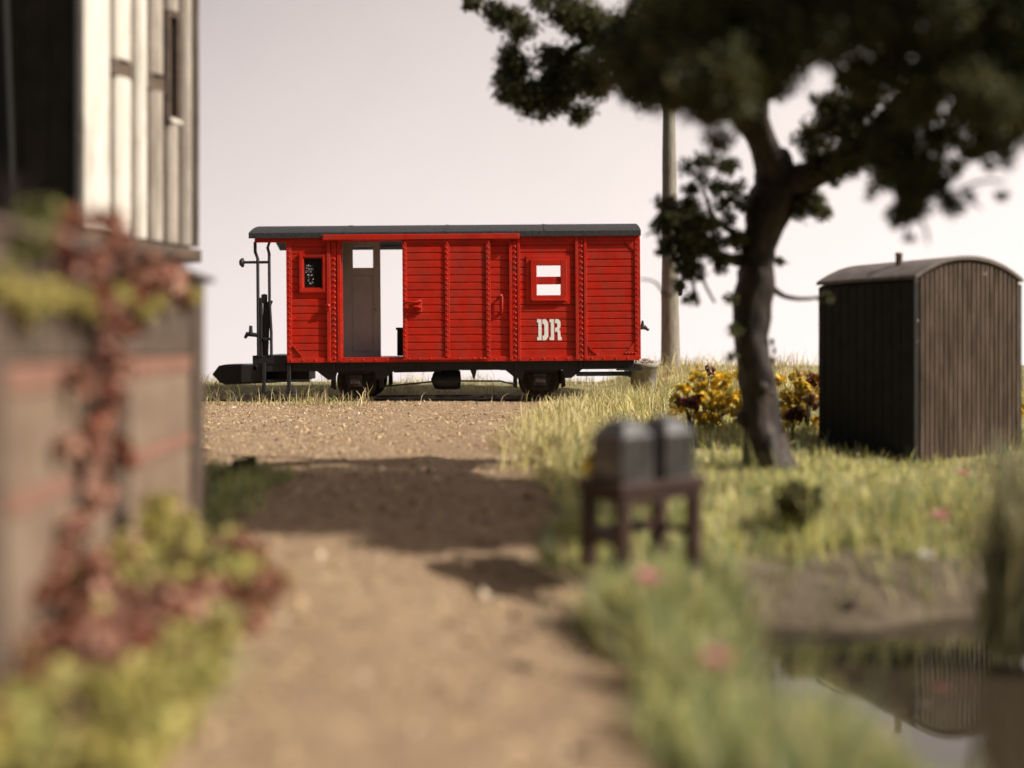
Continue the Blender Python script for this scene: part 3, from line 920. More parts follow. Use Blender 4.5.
            gd.prism([(ax + 0.20, ZB - 0.24), (ax + 0.13, zr - 0.14), (ax + 0.09, zr - 0.14), (ax + 0.12, ZB - 0.24)], 'Y', y0 - 0.10 * s - 0.01, y0 - 0.10 * s + 0.01)
            gd.box(ax - 0.15, ax + 0.15, y0 - 0.10 * s - 0.012, y0 - 0.10 * s + 0.012, zr - 0.17, zr - 0.135)
            gd.build('axle_guard', M['black'], root)
            for q in (-1, 1):
                bk = MB()
                bk.beam((ax + q * 0.42, s * 0.62, ZB - 0.1), (ax + q * 0.385, s * 0.62, zr - 0.02), 0.05, 0.03)
                bk.prism([(ax + q * 0.355, zr + 0.14), (ax + q * 0.42, zr + 0.13), (ax + q * 0.43, zr - 0.12), (ax + q * 0.362, zr - 0.15)], 'Y', s * 0.62 - 0.05, s * 0.62 + 0.05)
                bk.build('brake_block', M['rust'], root)
    # platform end
    m_ = MB()
    m_.box(X(252), xl, -0.95, 0.95, ZB - 0.04, ZB + 0.10)
    m_.box(X(252), X(256), -0.95, 0.95, ZB - 0.14, ZB - 0.041)
    m_.build('platform', M['black'], root, bevel=0.006)
    m_ = MB()
    m_.tube([(X(255.5), YF + 0.05, Z(240)), (X(255.5), YF + 0.05, Z(250)), (X(258), YF + 0.05, Z(257)), (X(258), YF + 0.05, Z(355))], 0.026, 8)
    m_.build('roof_post', M['black'], root)
    m_ = MB()
    m_.tube([(X(270), YF + 0.05, Z(240)), (X(268), YF + 0.05, Z(246)), (X(269.5), YF + 0.05, Z(252)), (X(269.5), YF + 0.05, Z(300)), (X(271), YF + 0.05, Z(330)), (X(271), YF + 0.05, Z(354))], 0.024, 8)
    m_.build('roof_post', M['black'], root)
    for yy in (0.93,):
        m_ = MB(); m_.tube([(X(262), yy, Z(240)), (X(262), yy, Z(355))], 0.026, 8); m_.build('roof_post', M['black'], root)
    m_ = MB()
    m_.tube([(X(243), YF + 0.05, Z(260.5)), (X(270), YF + 0.05, Z(260.5))], 0.022, 8)
    m_.lathe([(0, X(239.5)), (0.045, X(240)), (0.075, X(242)), (0.075, X(243.5)), (0, X(244.5))], (0, YF + 0.05, Z(260.8)), 'X', 12)
    m_.build('tail_lamp_bracket', M['black'], root)
    m_ = MB()      # hand brake column with its screw and guard
    m_.box(X(259.5), X(262), YF + 0.03, YF + 0.10, Z(355), Z(296))
    m_.prism([(X(261), Z(354)), (X(262.5), Z(300)), (X(268.5), Z(300)), (X(266), Z(354))], 'Y', YF + 0.09, YF + 0.18)
    m_.lathe([(0, Z(302)), (0.05, Z(301)), (0.05, Z(293)), (0, Z(292))], (X(263.5), YF + 0.10, 0), 'Z', 10)
    m_.tube([(X(265), YF + 0.12, Z(350)), (X(269), YF + 0.12, Z(304)), (X(271), YF + 0.12, Z(299))], 0.02, 6)
    m_.box(X(263), X(271.5), YF + 0.02, YF + 0.09, Z(339), Z(336))
    m_.build('hand_brake', M['black'], root, bevel=0.004)
    m_ = MB()      # hooked crank beside the column
    m_.tube([(X(259), YF + 0.05, Z(334)), (X(252), YF + 0.05, Z(333)), (X(247), YF + 0.05, Z(332.5)), (X(244.5), YF + 0.05, Z(336.5))], [0.03, 0.035, 0.04, 0.022], 8)
    m_.tube([(X(250.5), YF + 0.05, Z(332)), (X(250.5), YF + 0.05, Z(324))], [0.034, 0.026], 8)
    m_.build('crank', M['black'], root)
    # pointed coupling housing beyond the headstock
    m_ = MB()
    zc = Z(374)
    poly = [(X(199), zc), (X(206), zc + 0.145), (X(213), zc + 0.165), (X(260), zc + 0.165), (X(300), zc + 0.11), (X(300), zc - 0.10), (X(262), zc - 0.15), (X(213), zc - 0.175), (X(207), zc - 0.14)]
    m_.prism(poly, 'Y', -0.28, 0.28)
    m_.box(X(240), X(262), -0.95, 0.95, zc - 0.12, zc + 0.17)
    m_.build('coupling', M['black'], root, bevel=0.02)
    m_ = MB()      # step below the platform
    for px in (264, 289):
        m_.beam((X(px), YF + 0.02, ZB - 0.02), (X(px), YF + 0.0, Z(391)), 0.055, 0.05)
    m_.box(X(256), X(294), YF - 0.06, YF + 0.14, Z(393), Z(390))
    m_.box(X(266), X(309), YF + 0.06, YF + 0.10, Z(381), Z(378.5))
    m_.build('step', M['black'], root, bevel=0.004)
    # hook on the far right end
    m_ = MB()
    m_.tube([(X(640), -0.7, Z(329)), (X(648), -0.7, Z(328.5)), (X(652), -0.7, Z(331.5))], [0.03, 0.035, 0.02], 8)
    m_.tube([(X(645.5), -0.7, Z(329)), (X(645.5), -0.7, Z(321.5))], [0.034, 0.018], 8)
    m_.build('end_hook', M['black'], root)
    m_ = MB(); m_.box(X(634), X(641), -0.4, 0.4, zc - 0.1, zc + 0.13)
    m_.build('buffer_beam', M['black'], root, bevel=0.01)
    m_ = MB(); m_.box(X(617), X(642), YF + 0.0, YF + 0.10, Z(371.5), Z(369.5)); m_.build('footboard', M['black'], root)
    # box standing inside the doorway
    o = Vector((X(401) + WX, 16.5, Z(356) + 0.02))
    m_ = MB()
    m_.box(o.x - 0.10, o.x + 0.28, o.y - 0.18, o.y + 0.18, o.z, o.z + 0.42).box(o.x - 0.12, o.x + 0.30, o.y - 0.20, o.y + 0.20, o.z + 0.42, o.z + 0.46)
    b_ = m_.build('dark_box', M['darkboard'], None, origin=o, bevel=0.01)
    tag(b_, 'dark upright box just inside the open doorway of the red wagon', 'box')


build_wagon()

# ------------------------------------------------------------------ timber building with whitewashed boards
def build_house():
    A = Vector((-2.71, 6.25, 0)); d = Vector((0.34, 1.25, 0)).normalized(); Ln = 1.297
    ang = math.atan2(d.y, d.x)
    root = empty('timber_building', A, rz=ang)
    # local: x along the whitewashed face (away from the camera), y to the left (depth), z up; the face is the y=0 plane
    tag(root, 'tall timber building with whitewashed boards above and dark gable side', 'building')
    zb, zt = 1.675, 3.9
    W = 2.8
    m_ = MB()
    m_.box(0.02, Ln - 0.02, 0.05, W, zb, zt).build('wall_core', M['darkboard'], root)
    # boards, each with a rounded face
    edges = [0.0, 0.234, 0.403, 0.53, 0.68, 0.82, 0.94, 1.0]
    m_ = MB()
    gap = 0.045
    for i in range(7):
        a, b = edges[i] * Ln + gap, edges[i + 1] * Ln - gap * 0.3
        spans = [(zb + 0.02, zt)]
        if i in (1, 3): spans = [(zb + 0.02, 2.74), (2.86, zt)]
        if i == 4: spans = [(zb + 0.02, 2.55), (3.36, zt)]
        for z0, z1 in spans:
            prof = [(a, 0.045), (a + 0.004, -0.005), (a + (b - a) * 0.25, -0.04), (a + (b - a) * 0.6, -0.045), (b - 0.015, -0.02), (b, 0.045)]
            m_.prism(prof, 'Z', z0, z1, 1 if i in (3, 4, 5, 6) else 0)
    m_.build('board_cladding', [M['limeboard'], M['greyboard']], root, bevel=0.006)
    for i in (1, 3):
        m_ = MB(); m_.box(edges[i] * Ln, edges[i + 1] * Ln, -0.014, 0.045, 2.745, 2.855)
        m_.build('cross_rail', M['greytimber'], root)
    m_ = MB(); a, b = 0.68 * Ln + 0.02, 0.82 * Ln - 0.01
    m_.box(a, a + 0.03, -0.03, 0.045, 2.555, 3.355).box(b - 0.03, b, -0.03, 0.045, 2.555, 3.355).box(a + 0.03, b - 0.03, -0.029, 0.045, 3.32, 3.355).box(a + 0.03, b - 0.03, -0.035, 0.045, 2.555, 2.60)
    wf = m_.build('window_frame', M['greytimber'], root, bevel=0.004)
    m_ = MB(); m_.box(a + 0.03, b - 0.03, 0.03, 0.04, 2.60, 3.32).build('pane', M['glass'], wf)
    m_ = MB(); m_.box(a + 0.01, b - 0.01, -0.05, -0.03, 2.56, 2.585).build('sill', M['limeboard'], wf)
    # the sill beam the upper storey sits on
    m_ = MB(); m_.box(0.0, Ln + 0.01, -0.045, 0.12, zb - 0.095, zb).box(-0.02, 0.1, 0.12, W, zb - 0.095, zb)
    m_.build('sill_beam', M['greytimber'], root, bevel=0.008)
    # gable side, its shade put into the dark board colour
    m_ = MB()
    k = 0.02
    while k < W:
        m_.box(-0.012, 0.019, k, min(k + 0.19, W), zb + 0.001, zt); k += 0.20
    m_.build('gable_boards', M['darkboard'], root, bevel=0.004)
    m_ = MB(); m_.beam((-0.035, 0.60, 3.9), (-0.035, 0.50, zb), 0.05, 0.12, up=(0, 1, 0))
    m_.box(-0.03, 0.019, -0.0, 0.018, zb, zt)
    m_.build('gable_brace', M['blackbeam'], root)
    # lower storey, set back under the sill beam
    m_ = MB(); m_.box(0.12, Ln - 0.05, 0.10, W, -0.1, zb - 0.096); m_.build('lower_wall', M['plaster'], root)
    # roof
    m_ = MB()
    poly = [(-0.12, zt - 0.02), (W / 2, zt + 1.3), (W + 0.12, zt - 0.02), (W + 0.12, zt + 0.06), (W / 2, zt + 1.39), (-0.12, zt + 0.06)]
    m_.prism(poly, 'X', -0.12, Ln + 0.12); m_.build('roof', M['roof'], root)
    m_ = MB(); m_.prism([(0.05, zt), (W - 0.05, zt), (W / 2, zt + 1.22)], 'X', 0.02, Ln - 0.02); m_.build('gable_wall', M['darkboard'], root)


build_house()

# ------------------------------------------------------------------ low outbuilding wall in the left foreground
def build_wall():
    A = Vector((-1.56, 5.0, 0)); B = Vector((-1.32, 1.55, 0))
    d = (B - A); Ln = d.length
    ang = math.atan2(d.y, d.x)
    root = empty('garden_wall', A, rz=ang)
    # local x runs toward the camera, the seen face is y = 0 with the outside at +y
    tag(root, 'plastered wall with red brick bands and timber posts in the left foreground', 'wall')
    T = -0.30
    m_ = MB()
    m_.box(0.0, Ln, T, 0.0, -0.1, 0.50).box(0.0, Ln, T, 0.0, 0.565, 0.845).box(0.0, Ln, T, -0.02, 0.93, 1.29)
    m_.build('plaster_panel', M['plaster'], root)
    m_ = MB()
    for z0, z1 in ((0.50, 0.565), (0.845, 0.93)):
        x = 0.0; k = 0
        while x < Ln:
            m_.box(x, min(x + 0.115, Ln), T - 0.002, 0.008, z0 + 0.002, z1 - 0.002); x += 0.122
        m_.box(0.0, Ln, T + 0.01, -0.005, z0, z1)
    m_.build('brick_band', M['brick'], root, bevel=0.004)
    m_ = MB(); x = 0.16
    while x < Ln - 0.05:
        m_.box(x, x + 0.062, -0.02, 0.006, 0.935, 1.285); x += 0.075
    m_.build('board_frieze', M['greytimber'], root, bevel=0.004)
    for x0, wd in ((0.05, 0.16), (1.22, 0.14), (2.30, 0.14)):
        m_ = MB(); m_.box(x0, x0 + wd, -0.03, 0.035, -0.1, 1.285); m_.build('post', M['greytimber'], root, bevel=0.008)
    m_ = MB()
    m_.prism([(T - 0.05, 1.29), (0.055, 1.29), (0.06, 1.31), (T / 2, 1.385), (T - 0.05, 1.31)], 'X', -0.07, Ln)
    m_.build('coping', M['greytimber'], root, bevel=0.01)


build_wall()


# ------------------------------------------------------------------ leafy plants
def plant(name, label, cat, spots, mats, weights, size, base, stems=(), group=None, loc=None, stem_r=0.008):
    """spots: (centre, radius, leaves); stems: polylines. A thing with foliage and stem parts."""
    o = Vector(base)
    root = empty(name, o)
    tag(root, label, cat, group)
    V, F, I, k = [], [], [], 0
    for (c, r, n) in spots:
        P = clump_points(c, r, n)
        v, f = leaf_quads(P, size, aspect=0.75)
        V.append(v); F.append(f + k); k += len(v)
        # each little sprig of leaves leans to one colour
        wts = np.array(weights) * RNG.uniform(0.15, 1.6, len(weights))
        I.append(RNG.choice(len(mats), n, p=wts / wts.sum()))
    np_mesh('foliage', np.concatenate(V) - np.array(o), np.concatenate(F), mats, np.concatenate(I), parent=root)
    if stems:
        mb = MB()
        for pts in stems:
            mb.tube([Vector(p) for p in pts], np.linspace(stem_r * 1.3, stem_r * 0.5, len(pts)), 5)
        mb.build('stem', M['twig'], root, origin=o)
    return root


def bush_spots(c, rx, ry, rz, k, r, n):
    out = []
    for _ in range(k):
        a = RNG.normal(size=3); a /= np.linalg.norm(a); a *= RNG.random() ** 0.5
        out.append(((c[0] + a[0] * rx, c[1] + a[1] * ry, c[2] + a[2] * rz), r * RNG.uniform(0.6, 1.3), n))
    return out


def fan(base, c, r, k=5):
    out = []
    for i in range(k):
        e = Vector(c) + Vector((random.uniform(-1, 1), random.uniform(-1, 1), random.uniform(-0.4, 1))) * r
        m = (Vector(base) * 0.5 + e * 0.5) + Vector((0, 0, 0.05))
        out.append([base, m, e])
    return out


def build_plants():
    RED, PNK, DRD, YEL, LIM, GRN = (M[k] for k in ('leaf_red', 'leaf_pink', 'leaf_darkred', 'leaf_yellow', 'leaf_lime', 'leaf_green'))
    # russet creeper climbing the wall: from the bush at its foot up to the coping
    def wl(Y, off=0.05): return -1.209 - 0.0705 * Y + off
    path = [(60, 600, 3.2), (85, 560, 3.25), (80, 500, 3.3), (95, 450, 3.35), (88, 400, 3.35), (95, 350, 3.4), (85, 310, 3.4), (110, 275, 3.6)]
    sp = []
    for (px, py, Y) in path:
        p = at(px, py, Y); sp.append(((wl(Y, 0.07), Y + random.uniform(-0.1, 0.1), p.z + random.uniform(-0.04, 0.04)), random.uniform(0.035, 0.075), 80))
        for _ in range(3): sp.append(((wl(Y, 0.05), Y + random.uniform(-0.28, 0.28), p.z + random.uniform(-0.12, 0.12)), 0.06, 42))
    for (px, py, Y) in ((70, 235, 3.5), (85, 250, 3.6), (105, 258, 3.9), (125, 268, 4.1), (150, 280, 4.5), (45, 225, 3.1), (130, 268, 4.3), (60, 260, 3.3), (95, 280, 3.7), (115, 285, 4.0), (140, 292, 4.3), (75, 225, 3.4), (30, 240, 3.0)):
        p = at(px, py, Y); sp.append(((wl(Y, 0.06), Y, p.z), 0.075, 70))
    st = [[(wl(3.1, 0.03), 3.1, 0.0), (wl(3.25, 0.03), 3.25, 0.3), (wl(3.3, 0.03), 3.3, 0.6), (wl(3.35, 0.03), 3.35, 0.95), (wl(3.5, 0.05), 3.5, 1.25), (wl(4.0, 0.05), 4.0, 1.36), (wl(4.6, 0.04), 4.6, 1.34)]]
    plant('climbing_creeper', 'russet creeper climbing the plastered wall up to its coping', 'creeper', sp, [RED, PNK, DRD], [0.9, 1.4, 0.4], 0.046, (wl(3.1, 0.03), 3.1, 0), st, stem_r=0.014)
    # yellow moss cushions on the wall top
    sp = []
    for (px, py, Y) in ((0, 292, 2.75), (20, 296, 2.9), (40, 300, 3.05), (62, 300, 3.2), (130, 300, 4.0), (120, 306, 3.9), (165, 300, 4.6), (90, 300, 3.5), (5, 300, 2.8), (-20, 290, 2.6)):
        p = at(px, py, Y); sp.append(((wl(Y, 0.04), Y, p.z), 0.075, 420)); sp.append(((wl(Y + 0.1, 0.04), Y + 0.1, p.z + 0.01), 0.06, 250))
    plant('moss_cushion', 'yellow moss hanging in a band from the top of the plastered wall', 'moss', sp, [M['moss'], LIM, GRN], [1, 0.25, 0.15], 0.022, (wl(3.4, 0.03), 3.4, 1.1))
    sp = []
    for (px, py, Y) in ((25, 235, 2.9), (35, 215, 3.0), (20, 250, 2.8)):
        p = at(px, py, Y); sp.append(((wl(Y, 0.0), Y, p.z), 0.08, 120))
    plant('leafy_plant', 'olive green plant growing on top of the plastered wall', 'plant', sp, [M['leaf_b'], GRN], [0.8, 0.8], 0.05, (wl(2.9, -0.05), 2.9, 1.35), fan((wl(2.9, -0.05), 2.9, 1.34), (wl(2.9, 0), 2.9, 1.42), 0.1))
    # autumn bushes at the wall's foot
    def group_of(lst, r, n): return [((at(px, py, Y)), r, n) for (px, py, Y) in lst]
    sp = group_of([(95, 610, 3.0), (120, 630, 2.9), (150, 620, 3.0), (170, 640, 2.95), (135, 655, 2.8), (95, 640, 2.8), (200, 605, 3.1), (235, 600, 3.2), (262, 598, 3.2), (220, 615, 3.1), (60, 650, 2.7), (30, 690, 2.5), (15, 715, 2.4), (250, 612, 3.1), (272, 588, 3.3), (150, 600, 3.1), (180, 615, 3.0), (110, 660, 2.75), (215, 590, 3.2), (245, 555, 3.5), (120, 600, 3.1), (90, 580, 3.15)], 0.095, 230)
    plant('russet_bush', 'russet leaved bush sprawling from the wall foot onto the sand', 'bush', sp, [RED, PNK, DRD, LIM], [1, 1.0, 0.4, 0.18], 0.048, (-1.1, 3.0, 0), fan((-1.1, 3.0, 0), at(150, 630, 2.95), 0.18, 7))
    sp = group_of([(155, 530, 3.6), (150, 560, 3.5), (175, 548, 3.6), (200, 560, 3.5), (215, 570, 3.4), (170, 585, 3.4), (240, 575, 3.4), (140, 590, 3.3), (190, 535, 3.7), (160, 505, 3.7), (255, 580, 3.4), (220, 545, 3.6), (130, 560, 3.4), (195, 590, 3.3)], 0.10, 200)
    plant('yellow_bush', 'yellow green bush beside the corner post of the plastered wall', 'bush', sp, [LIM, GRN, PNK], [1, 0.25, 0.3], 0.045, (-1.18, 3.55, 0), fan((-1.18, 3.55, 0), at(180, 560, 3.5), 0.16, 6))
    sp = group_of([(20, 745, 2.3), (60, 730, 2.4), (95, 720, 2.45), (130, 700, 2.5), (165, 680, 2.6), (190, 650, 2.75), (120, 735, 2.4), (50, 760, 2.25), (85, 760, 2.25), (155, 725, 2.4), (-15, 760, 2.2), (205, 640, 2.8), (30, 710, 2.4), (70, 700, 2.5), (110, 690, 2.55), (180, 700, 2.5), (135, 755, 2.3), (10, 770, 2.2), (210, 670, 2.65)], 0.095, 230)
    plant('low_weed', 'lime green weed spreading low in the bottom corner below the russet bush', 'weed', sp, [LIM, GRN, PNK], [1, 0.35, 0.12], 0.044, (-0.95, 2.4, 0), fan((-0.95, 2.4, 0), at(100, 720, 2.45), 0.15, 6))
    sp = [(at(246, 464, 7.4), 0.11, 420), (at(238, 474, 7.4), 0.10, 400), (at(254, 478, 7.4), 0.10, 300), (at(246, 486, 7.4), 0.11, 300)]
    plant('dark_shrub', 'small dark green shrub on the shaded verge beside the wall corner', 'shrub', sp, [M['leaf_a'], M['leaf_b']], [1, 0.5], 0.035, (-1.96, 7.4, 0), fan((-1.96, 7.4, 0), at(245, 475, 7.4), 0.08, 4))
    sp = [(at(215, 482, 7.0), 0.10, 260), (at(265, 500, 6.6), 0.09, 220), (at(300, 505, 6.6), 0.07, 150), (at(225, 505, 6.4), 0.11, 260)]
    plant('shaded_weed', 'low olive weeds in the shade in front of the small dark shrub', 'weed', sp, [M['leaf_b'], GRN], [1, 0.5], 0.035, (-1.7, 6.6, 0))
    # round mossy bush at the tree's foot
    c = at(800, 505, 5.7)
    sp = bush_spots(c, 0.10, 0.10, 0.10, 34, 0.10, 260)
    plant('round_bush', 'small round mossy bush in the grass at the foot of the tree', 'bush', sp, [M['leaf_b'], M['leaf_a'], M['moss']], [1, 0.3, 0.22], 0.024, (c.x, c.y, float(height(c.x, c.y))), fan((c.x, c.y, float(height(c.x, c.y)) - 0.02), c, 0.08, 4))
    # autumn plants behind the tree
    for (px, py, Y, rx, rz, k, pal, wts, lab) in (
        (715, 400, 10.9, 0.42, 0.34, 50, [YEL, LIM], [1, 0.4], 'golden yellow leafy plant between the pole and the tree trunk'),
        (691, 404, 10.4, 0.10, 0.09, 4, [DRD, RED], [1, 0.5], 'dark red plant at the foot of the wooden pole'),
        (704, 374, 12.6, 0.14, 0.10, 3, [DRD, PNK, LIM], [1, 0.6, 0.2], 'faded dark red plant standing above the golden one left of the trunk'),
        (795, 400, 10.9, 0.40, 0.34, 46, [YEL, LIM, PNK], [1, 0.6, 0.15], 'golden yellow plant between the tree trunk and the shed'),
        (806, 380, 11.0, 0.15, 0.08, 3, [DRD, RED], [1, 0.2], 'dark red sprig above the golden plant beside the dark shed'),
        (793, 412, 10.2, 0.10, 0.08, 3, [DRD, RED], [1, 0.6], 'low dark red plant at the bottom of the golden plant by the shed'),
        (808, 402, 10.7, 0.12, 0.13, 4, [PNK, LIM], [1, 0.4], 'pinkish faded plant close against the dark side of the shed'),
        (1016, 405, 12.0, 0.14, 0.22, 7, [YEL, LIM], [1, 0.7], 'golden plant just showing past the right edge of the shed'),
    ):
        c = at(px, py, Y)
        b = (c.x, c.y, float(height(c.x, c.y)))
        plant('autumn_plant', lab, 'plant', bush_spots(c, rx * 1.25, 0.30, rz, int(k * 1.8), 0.075, 42), pal, wts, 0.052, b, fan((b[0], b[1], b[2] - 0.02), c, min(rx, rz) * 0.8, 6), group='autumn plants behind the tree')
    # ochre tuft at the bench
    c = at(590, 468, 4.75)
    plant('yellow_flower', 'small golden flower cluster against the left end of the bench', 'flower', [((c.x, c.y, c.z), 0.055, 160), ((c.x + 0.01, c.y, c.z + 0.05), 0.045, 110), ((c.x, c.y, c.z - 0.09), 0.055, 130)], [M['leaf_yellow'], LIM], [1, 0.3], 0.026,
          (c.x, c.y, 0), [[(c.x, c.y, -0.02), (c.x + 0.01, c.y, c.z * 0.5), (c.x, c.y, c.z)], [(c.x + 0.02, c.y, -0.02), (c.x + 0.03, c.y, c.z * 0.5), (c.x + 0.02, c.y, c.z + 0.03)]])
    # reeds at the right edge of the frame
    o = Vector((2.12, 4.25, float(height(2.12, 4.25))))
    root = empty('reed_clump', (2.12, 4.25, -0.3))
    tag(root, 'tall olive reed clump standing at the far shore of the pond', 'reeds')
    n = 260
    x = 2.17 + RNG.normal(0, 0.07, n); y = 4.25 + RNG.normal(0, 0.08, n)
    grass_mesh('blade', x, y, RNG.uniform(0.45, 1.0, n), RNG.uniform(0.012, 0.022, n), RNG.choice(3, n, p=[0.4, 0.4, 0.2]), 0.24, parent=root, z=np.full(n, -0.32),
               mats=[material('reed_olive', (0.22, 0.21, 0.11), 0.6, trans=0.25), material('reed_grey', (0.36, 0.34, 0.23), 0.6, trans=0.25), material('reed_yellow', (0.46, 0.40, 0.2), 0.6, trans=0.25)],
               origin=(2.12, 4.25, -0.3))

    # flowers
    def flower(px, py, Y, r, m, lab, grp='pink flowers in the grass'):
        c = at(px, py, Y)
        g = float(height(c.x, c.y))
        root = empty('meadow_flower', (c.x, c.y, g))
        tag(root, lab, 'flower', grp)
        mb = MB()
        for k in range(3):
            n = 7 - k
            for j in range(n):
                t = 2 * math.pi * (j + 0.4 * k) / n
                d = Vector((math.cos(t), math.sin(t), 0)); s = Vector((-d.y, d.x, 0))
                rr = r * (1 - 0.22 * k); e = 0.25 + 0.55 * k
                a = c + Vector((0, 0, -0.2 * r)); tipp = c + d * rr * math.cos(e) + Vector((0, 0, rr * math.sin(e)))
                md = a.lerp(tipp, 0.6)
                mb.add([a, md + s * rr * 0.45, tipp, md - s * rr * 0.45], [(0, 1, 2, 3)])
        mb.build('blossom', m, root, origin=(c.x, c.y, g))
        mb = MB(); mb.tube([(c.x, c.y, g - 0.02), (c.x + 0.01, c.y, (g + c.z) / 2), (c.x, c.y, c.z)], 0.006, 5)
        mb.build('stem', G[1], root, origin=(c.x, c.y, g))
    flower(941, 517, 5.3, 0.065, M['petal_pink'], 'pink flower in the sunny grass in front of the corrugated shed')
    flower(963, 474, 6.6, 0.06, M['petal_pink'], 'pale pink flower close to the foot of the corrugated shed')
    flower(648, 580, 3.4, 0.065, M['petal_pink'], 'faded pink flower in the grass below the front leg of the bench')
    flower(716, 661, 2.65, 0.055, M['petal_pink'], 'dusky pink flower in the foreground grass left of the pond')
    flower(926, 556, 4.75, 0.045, M['petal_white'], 'small round white flower above the muddy shore of the pond', 'white flowers by the pond')



build_plants()

# ------------------------------------------------------------------ the tree
def build_tree():
    Y0 = 7.7
    base = at(763, 470, Y0); base.z = 0
    root = empty('gnarled_tree', base)
    tag(root, 'gnarled dark tree with knotty trunk and heavy overhanging crown', 'tree')
    rel = []
    mb = MB()

    def limb(pts, rads, n=14, jit=0.28, mb=mb):
        P = [at(*p) for p in pts]
        # resample with a smooth curve
        out, rr = [], []
        for i in range(len(P) - 1):
            p0, p1, p2, p3 = P[max(i - 1, 0)], P[i], P[i + 1], P[min(i + 2, len(P) - 1)]
            for k in range(5):
                t = k / 5
                out.append(0.5 * ((2 * p1) + (-p0 + p2) * t + (2 * p0 - 5 * p1 + 4 * p2 - p3) * t * t + (-p0 + 3 * p1 - 3 * p2 + p3) * t ** 3))
                rr.append(rads[i] * (1 - t) + rads[i + 1] * t)
        out.append(P[-1]); rr.append(rads[-1])
        mb.tube(out, rr, n, jit=jit)
    tw1, tw2 = MB(), MB()
    limb([(768, 482, 7.7), (766, 462, 7.7), (760, 430, 7.7), (757, 390, 7.7), (751, 345, 7.68), (753, 300, 7.65), (757, 255, 7.6), (768, 215, 7.55), (775, 180, 7.5), (772, 155, 7.4)],
         [0.215, 0.185, 0.150, 0.134, 0.126, 0.132, 0.140, 0.170, 0.165, 0.12], n=20, jit=0.42)
    limb([(770, 175, 7.5), (756, 140, 7.3), (742, 95, 7.0), (730, 50, 6.6), (715, -10, 6.2), (690, -80, 5.8)], [0.10, 0.07, 0.055, 0.05, 0.045, 0.03])
    limb([(785, 190, 7.5), (815, 172, 7.3), (850, 158, 7.0), (890, 120, 6.6), (940, 60, 6.2), (1000, -40, 5.8)], [0.14, 0.11, 0.09, 0.08, 0.07, 0.05])
    limb([(774, 165, 7.4), (758, 118, 7.2), (764, 50, 6.9), (800, -40, 6.3), (860, -160, 5.8)], [0.12, 0.09, 0.085, 0.08, 0.05])
    limb([(756, 140, 7.3), (690, 60, 7.5), (620, 30, 7.8), (560, 60, 8.0), (535, 90, 8.0)], [0.06, 0.05, 0.04, 0.03, 0.015], n=8)
    limb([(752, 262, 7.65), (725, 258, 7.5), (700, 250, 7.4), (678, 235, 7.3)], [0.06, 0.04, 0.03, 0.012], n=8)
    limb([(752, 245, 7.65), (722, 225, 7.5), (708, 205, 7.4), (695, 150, 7.2)], [0.03, 0.02, 0.016, 0.01], n=6)
    limb([(700, 250, 7.4), (672, 295, 7.3), (655, 282, 7.2), (640, 279, 7.2)], [0.014, 0.010, 0.009, 0.006], n=6)
    limb([(680, 240, 7.3), (660, 230, 7.3), (645, 236, 7.3)], [0.012, 0.010, 0.007], n=6)
    limb([(700, 262, 7.4), (704, 282, 7.4), (715, 303, 7.4)], [0.014, 0.012, 0.009], n=6)
    limb([(690, 265, 7.4), (694, 290, 7.4), (700, 303, 7.4)], [0.014, 0.012, 0.009], n=6)
    limb([(770, 285, 7.65), (782, 295, 7.6), (800, 299, 7.5), (822, 297, 7.5)], [0.030, 0.022, 0.017, 0.012], n=6)
    limb([(895, 150, 5.2), (912, 200, 5.0), (908, 225, 5.0), (903, 242, 5.0)], [0.016, 0.012, 0.009, 0.006], n=6, mb=tw1)
    limb([(910, 205, 5.0), (924, 225, 5.0), (928, 244, 5.0)], [0.010, 0.008, 0.006], n=6, mb=tw1)
    limb([(920, 190, 5.0), (950, 192, 5.0), (980, 182, 5.0), (1005, 182, 5.0)], [0.012, 0.011, 0.010, 0.006], n=6, mb=tw1)
    limb([(960, 190, 5.0), (975, 203, 5.0), (982, 209, 5.0)], [0.008, 0.007, 0.004], n=6, mb=tw1)
    limb([(990, 120, 4.4), (1000, 155, 4.4), (1010, 172, 4.4)], [0.014, 0.012, 0.008], n=6, mb=tw2)
    # roots
    for (dx, dy) in ((0.25, -0.08), (-0.18, -0.10), (0.04, -0.24), (0.16, 0.18)):
        b = base + Vector((0, 0, 0.16))
        mb.tube([b + Vector((dx * 0.25, dy * 0.25, 0.08)), b + Vector((dx * 0.6, dy * 0.6, -0.08)), b + Vector((dx, dy, -0.20))], [0.11, 0.085, 0.03], 10, jit=0.3)
    # burrs on the bark
    for _ in range(26):
        py = random.uniform(230, 460); a = random.uniform(0, 6.28)
        c = at(757, py, Y0) + Vector((math.cos(a) * 0.118, math.sin(a) * 0.118, 0))
        mb.dome(c, random.uniform(0.03, 0.075), (math.cos(a), math.sin(a), 0), 8)
    mb.build('trunk', M['bark'], root, origin=base)
    tw1.build('branch', M['bark'], root, origin=base)
    tw2.build('branch', M['bark'], root, origin=base)
    # crown
    sp = []

    def cl(px, py, Y, rp, dens=1.0, sub=8):
        r = rp / 1000 * Y
        n = int(8200 * dens * (r / 0.35) ** 2)
        sp.append((at(px, py, Y), r, max(n, 30), sub))
